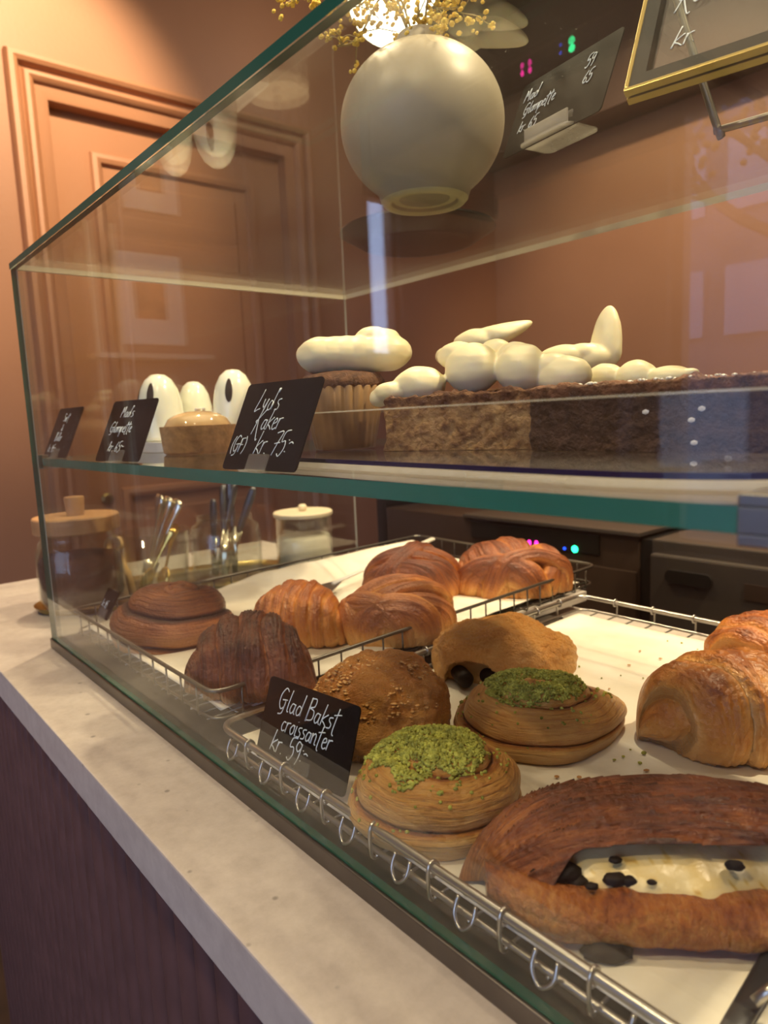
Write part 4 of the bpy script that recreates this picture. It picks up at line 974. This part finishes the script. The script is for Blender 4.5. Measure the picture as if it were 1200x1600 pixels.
bm = bmesh.new(); oval(bm, [(-.010, .0047), (-.010, .0060), (-.012, .0064)], .212, .098); obj('enamel_inside', bm, M['green_enamel'], t)
TZ = CZ+.0066
def jar(name, label, cat, pos, prof, mat='jar_glass', group=None):
    t = thing(name, label, cat, (pos[0], pos[1], TZ), 0, group)
    bm = bmesh.new(); lathe(bm, prof, 56); obj('glass_body', bm, M[mat], t, smooth=True); return t
P = lambda px, py, d: atd(px, py, d)
# wooden-lidded jar
q = P(128, 900, 1.07)
t = jar('storage_jar', 'wide glass jar of dark brown sugar with a round wooden lid and knob', 'jar', q, [(0, 0), (.050, 0), (.058, .006), (.062, .020), (.062, .085), (.056, .102), (.052, .108), (.052, .116), (.050, .116), (.050, .107), (.054, .100), (.0600, .084), (.0600, .020), (.056, .008), (0, .004)], group='jars and glasses on the oval tray')
bm = bmesh.new(); lathe(bm, [(0, .0045), (.055, .0085), (.0592, .020), (.0592, .070), (.054, .079), (.030, .082), (0, .078)], 48); obj('contents', bm, M['coffee'], t, smooth=True)
bm = bmesh.new(); lathe(bm, [(0, .1165), (.060, .1165), (.0615, .118), (.0615, .138), (.060, .140), (0, .140)], 56); l_ = obj('lid', bm, M['wood_lid'], t, auto=True)
bm = bmesh.new(); lathe(bm, [(0, .1402), (.0125, .1402), (.0145, .166), (.0135, .168), (0, .168)], 32); obj('knob', bm, M['wood_lid'], l_, auto=True)
# wooden scoop leaning against the jar
q2 = at(180, 935, TZ)
t = thing('wooden_scoop', 'small pale wooden scoop leaning beside the brown sugar jar', 'scoop', (q2.x+.004, q2.y+.012, TZ), IMG)
bm = bmesh.new(); tube(bm, smooth_path([(.016, .0, .004), (.008, .003, .040), (-.006, .006, .072)], 6), [.009]*7+[.007]*6, 12, flat=.6); obj('handle', bm, M['pale_wood'], t, smooth=True)
bm = bmesh.new(); lathe(bm, [(.006, -.004), (.0125, -.004), (.015, .0), (.0145, .006), (.012, .007), (.008, .003), (.006, -.004)], 32); o = obj('ring_end', bm, M['pale_wood'], t, smooth=True); o.location = (-.009, .006, .084); o.rotation_euler = (PI/2-.3, 0, 0)
# glass with forks and spoons
q = P(245, 880, 1.14); gp = Vector((q.x, q.y, TZ))
t = jar('drinking_glass', 'wide clear glass holding silver forks and gold spoons', 'glass', q, [(0, 0), (.044, 0), (.047, .003), (.056, .098), (.0562, .100), (.0540, .099), (.0450, .006), (0, .005)], group='jars and glasses on the oval tray')
TW = PI/2
def cutlery(kind, label, base, tip, mat, twist=0, cat=None, grp=None):
    b = Vector(base); e = Vector(tip); t = thing(kind, label, cat or kind.split('_')[-1], b, 0, grp)
    ax = (e-b); L_ = ax.length; rot = ax.to_track_quat('Z', 'Y').to_matrix().to_4x4() @ Matrix.Rotation(twist+(0 if kind.endswith('knife') else TW), 4, 'Z')
    bm = bmesh.new()
    if kind.endswith('knife'):
        tube(bm, [(0, 0, .0), (0, 0, L_*.5)], [.006, .008], 12, flat=.2); bm.transform(rot); obj('blade', bm, M['silver'], t, smooth=True)
        bm = bmesh.new(); tube(bm, smooth_path([(0, 0, L_*.48), (0, 0, L_*.7), (0, 0, L_)], 6), [.0048, .005, .0055, .006, .0062, .0066, .007, .0073, .0075, .0075, .0072, .0066, .004], 12, flat=.55); bm.transform(rot); obj('handle', bm, M[mat], t, smooth=True)
    else:
        hw = [.0028]*6+[.0034, .0045, .0064, .0095, .0120, .0125, .0085]
        tube(bm, smooth_path([(0, 0, L_*.30), (0, .001, L_*.65), (0, 0, L_)], 6), hw, 12, flat=.32); bm.transform(rot); obj('handle', bm, M[mat], t, smooth=True)
        bm = bmesh.new()
        if kind.endswith('spoon'):
            bmesh.ops.create_icosphere(bm, subdivisions=3, radius=1, matrix=Matrix.Translation((0, 0, L_*.16)) @ Matrix.Diagonal((.017, .006, L_*.17, 1)))
            for v in bm.verts:
                if v.co.y > 0: v.co.y = -v.co.y*.55+.001
        else:
            box(bm, -.010, .010, -.0012, .0012, L_*.16, L_*.30)
            for k in range(4): tube(bm, [(-.0085+k*.0057, 0, L_*.17), (-.0085+k*.0057, .002, .0)], [.0017, .0009], 6)
        bm.transform(rot); obj('bowl' if kind.endswith('spoon') else 'tines', bm, M[mat], t, smooth=True)
    return t
sp = lambda px, py, d, z=None: atd(px, py, d)
GZ = TZ+.008
for i, (bp, tp, kd, mt_, tw, lb) in enumerate([
    ((-.008, -.022), (269, 758, 1.12), 'dessert_fork', 'silver', IMG, 'silver fork, the middle one of three standing handle up in the wide glass'),
    ((-.014, -.016), (252, 760, 1.12), 'dessert_fork', 'silver', IMG, 'silver fork, the left one of three standing handle up in the wide glass'),
    ((.000, -.024), (287, 758, 1.12), 'dessert_fork', 'silver', IMG, 'silver fork, the right one of three standing handle up in the wide glass')]):
    tq = atd(*tp); b = gp+Vector((bp[0]*1.0, bp[1], .008)); d = (tq-b); d = d.normalized()*.155
    cutlery(kd, lb, b, b+d, mt_, tw, 'fork', 'forks in the wide glass')
cutlery('gold_spoon', 'gold spoon bowl down at the left inside the wide glass', gp+Vector((.010, -.030, .010)), gp+Vector((.024, .020, .105)), 'gold_metal', IMG, 'spoon', 'gold spoons')
cutlery('gold_spoon', 'gold spoon lying against the front of the wide glass beside the first', gp+Vector((.028, -.006, .010)), gp+Vector((.010, .030, .108)), 'gold_metal', IMG+.4, 'spoon', 'gold spoons')
# glass with knives
q = P(355, 870, 1.20); kp = Vector((q.x, q.y, TZ))
t = jar('drinking_glass', 'wide clear glass holding dark-handled knives', 'glass', q, [(0, 0), (.050, 0), (.057, .004), (.060, .014), (.060, .082), (.056, .096), (.048, .104), (.0485, .112), (.0465, .112), (.0460, .103), (.054, .094), (.0580, .082), (.0580, .014), (.055, .007), (0, .005)], group='jars and glasses on the oval tray')
for (bx, by, tp, lb) in ((-.018, -.018, (333, 782, 1.18), 'knife with slim grey handle, leftmost in the knife glass'), (.006, .010, (358, 752, 1.20), 'dark knife with its handle upright in the middle of the knife glass'), (-.006, -.020, (368, 758, 1.20), 'dark knife crossing just right of the glass middle'), (-.022, .004, (396, 764, 1.19), 'dark knife leaning furthest right out of the knife glass'), (.014, -.014, (349, 760, 1.21), 'dark knife leaning slightly left behind the upright one')):
    tq = atd(*tp); b = kp+Vector((bx, by, .010)); d = (tq-b); d = d.normalized()*min(.165, d.length*1.02)
    cutlery('table_knife', lb, b, b+d, 'gunmetal', IMG+bx*40, 'knife', 'knives in the glass')
# sugar jar
q = P(476, 850, 1.30)
q = Vector((q.x, q.y, 0)); 
t = thing('sugar_jar', 'clear jar half full of white sugar under a flat cream lid', 'jar', (q.x, q.y, CZ+.0005), 0, 'jars and glasses on the oval tray')
bm = bmesh.new(); lathe(bm, [(0, 0), (.050, 0), (.053, .003), (.053, .098), (.0510, .098), (.0510, .005), (0, .004)], 56); obj('glass_body', bm, M['jar_glass'], t, smooth=True)
bm = bmesh.new(); lathe(bm, [(0, .0045), (.0502, .0055), (.0502, .056), (.047, .062), (.020, .064), (0, .062)], 48); obj('contents', bm, M['sugar'], t, smooth=True)
bm = bmesh.new(); lathe(bm, [(0, .0985), (.054, .0985), (.055, .100), (.055, .105), (.053, .107), (0, .107)], 56); l_ = obj('lid', bm, M['cream_paint'], t, auto=True)
bm = bmesh.new(); lathe(bm, [(0, .1072), (.006, .1072), (.009, .114), (.006, .119), (0, .120)], 32); obj('knob', bm, M['cream_paint'], l_, smooth=True)

# ------------------------------------------------------------------ on top of the case
vp = Vector((.434, .266, H))
t = thing('round_vase', 'round beige ceramic vase of dried yellow flowers standing on the glass case', 'vase', vp)
VR, VH = .0765, .140
prof = [(0, .005), (.030, .005), (.033, .0004), (.038, .0004), (.041, .003)]
for k in range(1, 40):
    a = -PI/2+PI*k/40
    if VR*math.cos(a) > (.0415 if a < 0 else .021): prof.append((VR*math.cos(a), .0+VH/2+VH/2*math.sin(a)))
prof += [(.022, VH+.004), (.020, VH+.008), (.017, VH+.006), (.017, VH-.02), (0, VH-.02)]
bm = bmesh.new(); lathe(bm, prof, 80); obj('vase_body', bm, M['vase_glaze'], t, auto=True)
bm = bmesh.new(); lathe(bm, [(.024, .0045), (.031, .0045), (.0328, -.0), (.0385, -.0), (.0415, .0032)], 64); tag(obj('foot_ring', bm, M['vase_foot'], t, smooth=True), 'pale unglazed foot ring')
rnd = random.Random(77)
top = vp+Vector((0, 0, VH+.004))
def sprig(label, path, nb, spread, seed):
    rnd = random.Random(seed); P_ = smooth_path(path, 6); base = P_[0]
    t = thing('dried_flower', label, 'dried flower', base, 0, 'dried yellow flowers in the vase')
    bm = bmesh.new(); tube(bm, [q-base for q in P_], .0010, 6)
    L_ = len(P_); bb = bmesh.new()
    for i in range(nb):
        k = rnd.randint(int(L_*.55), L_-1); q = P_[k]-base
        o_ = Vector((rnd.gauss(0, 1), rnd.gauss(0, 1), rnd.gauss(0, 1)))*spread*.55; e = q+o_
        if e.z+base.z < H+.09: e.z = H+.09-base.z
        tube(bm, [q, q+o_*.5+Vector((0, 0, .003)), e], .00055, 4)
        for _ in range(7):
            c = e+Vector((rnd.gauss(0, 1), rnd.gauss(0, 1), rnd.gauss(0, 1)))*.0045; r = rnd.uniform(.0018, .0036)
            bmesh.ops.create_icosphere(bb, subdivisions=1, radius=1, matrix=Matrix.Translation(c) @ Matrix.Rotation(rnd.random()*6, 4, 'X') @ Matrix.Diagonal((r, r*.7, r*.9, 1)))
    obj('stem', bm, M['stem'], t, smooth=True); o = obj('blossoms', bb, M['blossom'], t); o['kind'] = 'stuff'
tb = top+Vector((0, 0, -.02))
V3 = Vector
sprig('dried yellow sprig drooping furthest left of the vase', [tb, top+V3((-.03, -.01, .05)), V3(atd(560, 60, .66)), V3(atd(528, 72, .64))], 9, .020, 1)
sprig('dried yellow sprig hanging by the case top edge at the upper left', [tb, top+V3((-.03, -.02, .07)), V3(atd(500, -20, .62)), V3(atd(465, 0, .60))], 12, .020, 2)
sprig('dried yellow sprig rising straight above the vase mouth', [tb, top+V3((0, 0, .05)), top+V3((.01, .0, .12))], 22, .035, 3)
sprig('dried yellow sprig leaning left over the vase in front of the lamp', [tb, top+V3((-.02, -.01, .05)), V3(atd(560, 10, .66))], 20, .030, 4)
sprig('dried yellow sprig leaning right over the vase', [tb, top+V3((.02, .0, .04)), V3(atd(720, 20, .64))], 20, .026, 5)
sprig('dried yellow sprig low over the right shoulder of the vase', [tb, top+V3((.02, .0, .02)), V3(atd(690, 50, .63))], 12, .016, 6)
# dark dish behind the vase
dc = V3((.310, .372, H+.0006))
t = thing('serving_dish', 'shallow dark round dish on the glass top, seen from below behind the vase', 'dish', dc)
bm = bmesh.new(); lathe(bm, [(0, .001), (.058, .001), (.062, .0), (.068, .0008), (.086, .012), (.092, .015), (.0915, .017), (.084, .015), (.066, .004), (0, .004)], 72); obj('dish_body', bm, M['dish_glaze'] if 'dish_glaze' in M else pbr('dish_glaze', (.006, .006, .007), .3, spec=.3), t, auto=True)
# brass framed glass sign
f1 = V3((.6661, .2312, H)); ey = math.radians(11.4)
t = thing('framed_sign', 'brass framed glass sign with pale handwriting, leaning on top of the case', 'sign', f1, ey)
Tm = Matrix.Rotation(PI/2-.50, 4, 'X'); fw_, fh_ = .20, .26
bm = bmesh.new()
for q in ((0, fw_, 0, .0028), (0, fw_, fh_-.0028, fh_), (0, .0028, .0028, fh_-.0028), (fw_-.0028, fw_, .0028, fh_-.0028)): box(bm, q[0], q[1], q[2], q[3], -.006, -.0007); box(bm, q[0], q[1], q[2], q[3], .0007, .006)
bm.transform(Tm); bmesh.ops.translate(bm, vec=(0, 0, .0045), verts=bm.verts); obj('frame', bm, M['brass'], t, bevel=.0006)
bm = bmesh.new()
for q in ((.0028, fw_-.0028, .0029, .0125), (.0028, .0125, .0125, fh_-.0125), (.0028, fw_-.0028, fh_-.0125, fh_-.0029), (fw_-.0125, fw_-.0028, .0125, fh_-.0125)): box(bm, q[0], q[1], q[2], q[3], -.0052, .0052)
bm.transform(Tm); bmesh.ops.translate(bm, vec=(0, 0, .0045), verts=bm.verts); obj('frame_liner', bm, M['black_plastic'], t)
bm = bmesh.new(); box(bm, .010, fw_-.010, .012, fh_-.010, -.001, .001); bm.transform(Tm); bmesh.ops.translate(bm, vec=(0, 0, .0045), verts=bm.verts); obj('glass_pane', bm, M['case_glass'], t)
bm = bmesh.new()
for (tx, x, y, s) in (("Surt", .020, .100, .020), ("Kaker", .022, .066, .018), ("kr.", .024, .030, .018), ("(GF)", .105, .036, .020), ("kr. 75", .09, .080, .018), ("Boller", .080, .130, .018)): write(bm, tx, x, y, s, .0006, z=.0016)
bm.transform(Tm); bmesh.ops.translate(bm, vec=(0, 0, .0045), verts=bm.verts); obj('handwriting', bm, M['chalk'], t, smooth=True)
bm = bmesh.new(); mi_ = Matrix.Rotation(-ey, 4, 'Z')
A_ = mi_ @ (V3((.6781, .3384, H+.0035))-f1); hx = mi_ @ V3((math.cos(.11), math.sin(.11), 0))
u1 = V3((-.30, -.03, 1)).normalized()
tube(bm, smooth_path([A_+u1*.22, A_+u1*.012, A_+hx*.003+u1*.003, A_+hx*.012, A_+hx*.17, A_+hx*.18+u1*.01, A_+hx*.18+u1*.22], 6), .0028, 8); obj('stand', bm, M['dark_wire'], t, smooth=True)

# ------------------------------------------------------------------ behind the counter
t = thing('warming_oven', 'dark brown built-in oven with a black control strip and lit digits', 'oven', (0, 1.0, FZ))
oz = .016-FZ
bm = bmesh.new(); box(bm, -.52, .235, .0, .50, .10, oz-.004); obj('oven_body', bm, M['dark_panel'], t, bevel=.002)
bm = bmesh.new(); box(bm, -.22, .243, -.012, .5, oz-.004, oz+.004); obj('top_plate', bm, M['grey_panel'], t, bevel=.001)
bm = bmesh.new(); box(bm, -.20, .15, -.006, -.0002, oz-.052, oz-.012); cp_ = obj('control_strip', bm, M['black_plastic'], t, bevel=.001)
bm = bmesh.new(); box(bm, -.20, .232, -.004, -.0003, oz-.30, oz-.075); obj('oven_door', bm, M['dark_panel'], t, bevel=.002)
bm = bmesh.new(); box(bm, .236, .262, .005, .50, .08, oz-.010); obj('side_filler', bm, M['black_plastic'], t)
bm = bmesh.new(); box(bm, -.56, -.525, .0, .50, .0, oz+.05); obj('side_post', bm, M['black_plastic'], t)
def onY(px, py, Y): r = ray(px, py); return CAM+r*((Y-CAM.y)/r.y)
for (px, py, w_, h_, mt_, nm) in ((827, 848, .0085, .012, 'led_pink', 'pink_digit'), (838, 849, .0085, .012, 'led_pink', 'pink_digit'), (882, 857, .006, .006, 'led_blue', 'blue_light'), (898, 858, .014, .014, 'led_green', 'green_light')):
    q = onY(px, py, .993)
    bm = bmesh.new(); lathe(bm, [(0, 0), (w_*.5, 0), (w_*.5, .001), (0, .001)], 20); o = obj(nm, bm, M[mt_], cp_); o.location = (q.x, -.0066, q.z-FZ); o.rotation_euler = (PI/2, 0, 0); o.scale = (1, h_/w_, 1)
t = thing('undercounter_fridge', 'grey metal undercounter unit with a recessed black handle right of the oven', 'fridge', (0, .985, FZ))
bm = bmesh.new(); box(bm, .270, 1.05, .0, .50, .08, .012-FZ); obj('fridge_body', bm, M['grey_panel'], t, bevel=.003)
for (x0, x1) in ((.276, .655), (.665, 1.04)):
    bm = bmesh.new(); box(bm, x0, x1, -.018, -.0005, .12, -.012-FZ); d_ = obj('fridge_door', bm, M['grey_panel'], t, bevel=.004)
    bm = bmesh.new(); rounded(bm, .085, .024, .011, .006); bm.transform(Matrix.Rotation(PI/2, 4, 'X')); o = obj('handle', bm, M['black_plastic'], d_); o.location = (x0+.075, -.0245, -.060-FZ)
    bm = bmesh.new(); box(bm, 0, .10, -.0195, -.0181, -.070-FZ, -.042-FZ); o = obj('name_plate', bm, M['dark_panel'], d_); o.location = (x0+.17, 0, 0)
bm = bmesh.new(); box(bm, -.60, 1.06, 0, .05, 0, .07); t.location = t.location

# ------------------------------------------------------------------ things on the door wall and outside, seen reflected
for (y0, y1, z0, z1, lb) in ((-.80, -.58, .52, .80, 'framed print in warm orange, lower one beside the shelf rails'), (-.81, -.63, .93, 1.14, 'framed print in pale grey, upper one beside the shelf rails')):
    t = thing('framed_print', lb, 'picture', (WX, (y0+y1)/2, z0))
    w2 = (y1-y0)/2; h2 = z1-z0
    bm = bmesh.new(); box(bm, .0005, .014, -w2, w2, 0, h2); obj('mount', bm, M['white_paper'], t, bevel=.001)
    bm = bmesh.new(); box(bm, .0145, .0155, -w2*.45, w2*.45, h2*.28, h2*.68); obj('print', bm, M['poster_ink'], t)
t = thing('wall_rack', 'slim pale rack of two upright rails and a shelf on the door wall', 'rack', (WX, -.545, -.25))
for y in (-.035, .035):
    bm = bmesh.new(); tube(bm, [(.03, y, 0), (.03, y, 1.12)], .008, 12); obj('upright', bm, M['cream_paint'], t, smooth=True)
bm = bmesh.new(); box(bm, .002, .08, -.32, .06, .72, .735); obj('shelf', bm, M['cream_paint'], t)
for (x0, x1, y, zt, lb) in ((-9.0, 1.0, -9.0, 4.2, 'pale lilac building facade with white-framed windows across the street'),):
    t = thing('street_building', lb, 'building', (x0, y, FZ))
    bm = bmesh.new(); box(bm, 0, x1-x0, -1, 0, 0, zt-FZ); obj('facade', bm, M['facade'], t)
    k = 0
    for xx in (1.0, 2.3, 3.6, 4.9, 5.8, 6.7, 7.6, 8.5):
        for zz in (2.0, 3.5):
            bm = bmesh.new(); box(bm, xx, xx+.62, .001, .05, zz, zz+.85); wn = obj('window', bm, M['facade_trim'], t)
t = thing('street_tree', 'bare branching street tree with thin autumn leaves outside the shop window', 'tree', (-.75, -5.5, FZ))
bm = bmesh.new(); rnd = random.Random(9); lf = bmesh.new()
def branch(p, d, L_, r, n):
    q = p+d*L_; tube(bm, [p, p+d*L_*.5+V3((rnd.gauss(0, .03), 0, 0)), q], [r, r*.85, r*.65], 8)
    if n == 0:
        for _ in range(12): bmesh.ops.create_icosphere(lf, subdivisions=1, radius=.035, matrix=Matrix.Translation(q+V3((rnd.gauss(0, .14), rnd.gauss(0, .14), rnd.gauss(0, .12)))))
        return
    for k in range(3):
        branch(q, (d+V3((rnd.gauss(0, .55), rnd.gauss(0, .45), rnd.random()*.4))).normalized(), L_*.68, r*.55, n-1)
branch(V3((0, 0, 0)), V3((0, 0, 1)), 1.5, .12, 4)
obj('trunk', bm, M['bark'], t, smooth=True); o = obj('foliage', lf, M['autumn_leaf'], t); o['kind'] = 'stuff'
bm = bmesh.new(); box(bm, -12, 8, -14, SY-.16, FZ-.12, FZ-.02); tag(obj('pavement', bm, M['asphalt'], None), kind='structure')

# ceiling fittings and the hanging lamp
SPOTN = ['above the right end of the glass case', 'above the middle of the glass case', 'above the coffee jars', 'nearest the panelled door', 'in front of the dark soffit, left one', 'in front of the dark soffit, right one', 'nearest the narrow side window', 'over the customer side, left one', 'over the customer side, right one']
for (l, tg, pw), sn_ in zip(SPOTS, SPOTN):
    t = thing('ceiling_spotlight', 'small black ceiling spotlight '+sn_, 'spotlight', (l[0], l[1], CEIL), 0, 'ceiling spotlights')
    bm = bmesh.new(); lathe(bm, [(.030, -.001), (.030, -.055), (.026, -.055), (.026, -.010), (0, -.010), (0, -.0005), (.030, -.0005)], 28); obj('housing', bm, M['black_plastic'], t, auto=True)
lp = at(612, -6, 1.50)
t = thing('pendant_lamp', 'bright round white pendant lamp hanging beyond the vase', 'lamp', lp)
bm = bmesh.new(); bmesh.ops.create_uvsphere(bm, u_segments=40, v_segments=24, radius=.13); obj('globe', bm, M['lamp_globe'], t, smooth=True)
bm = bmesh.new(); tube(bm, [(0, 0, .13), (0, 0, CEIL-.001-lp.z)], .004, 8); obj('cord', bm, M['black_plastic'], t, smooth=True)
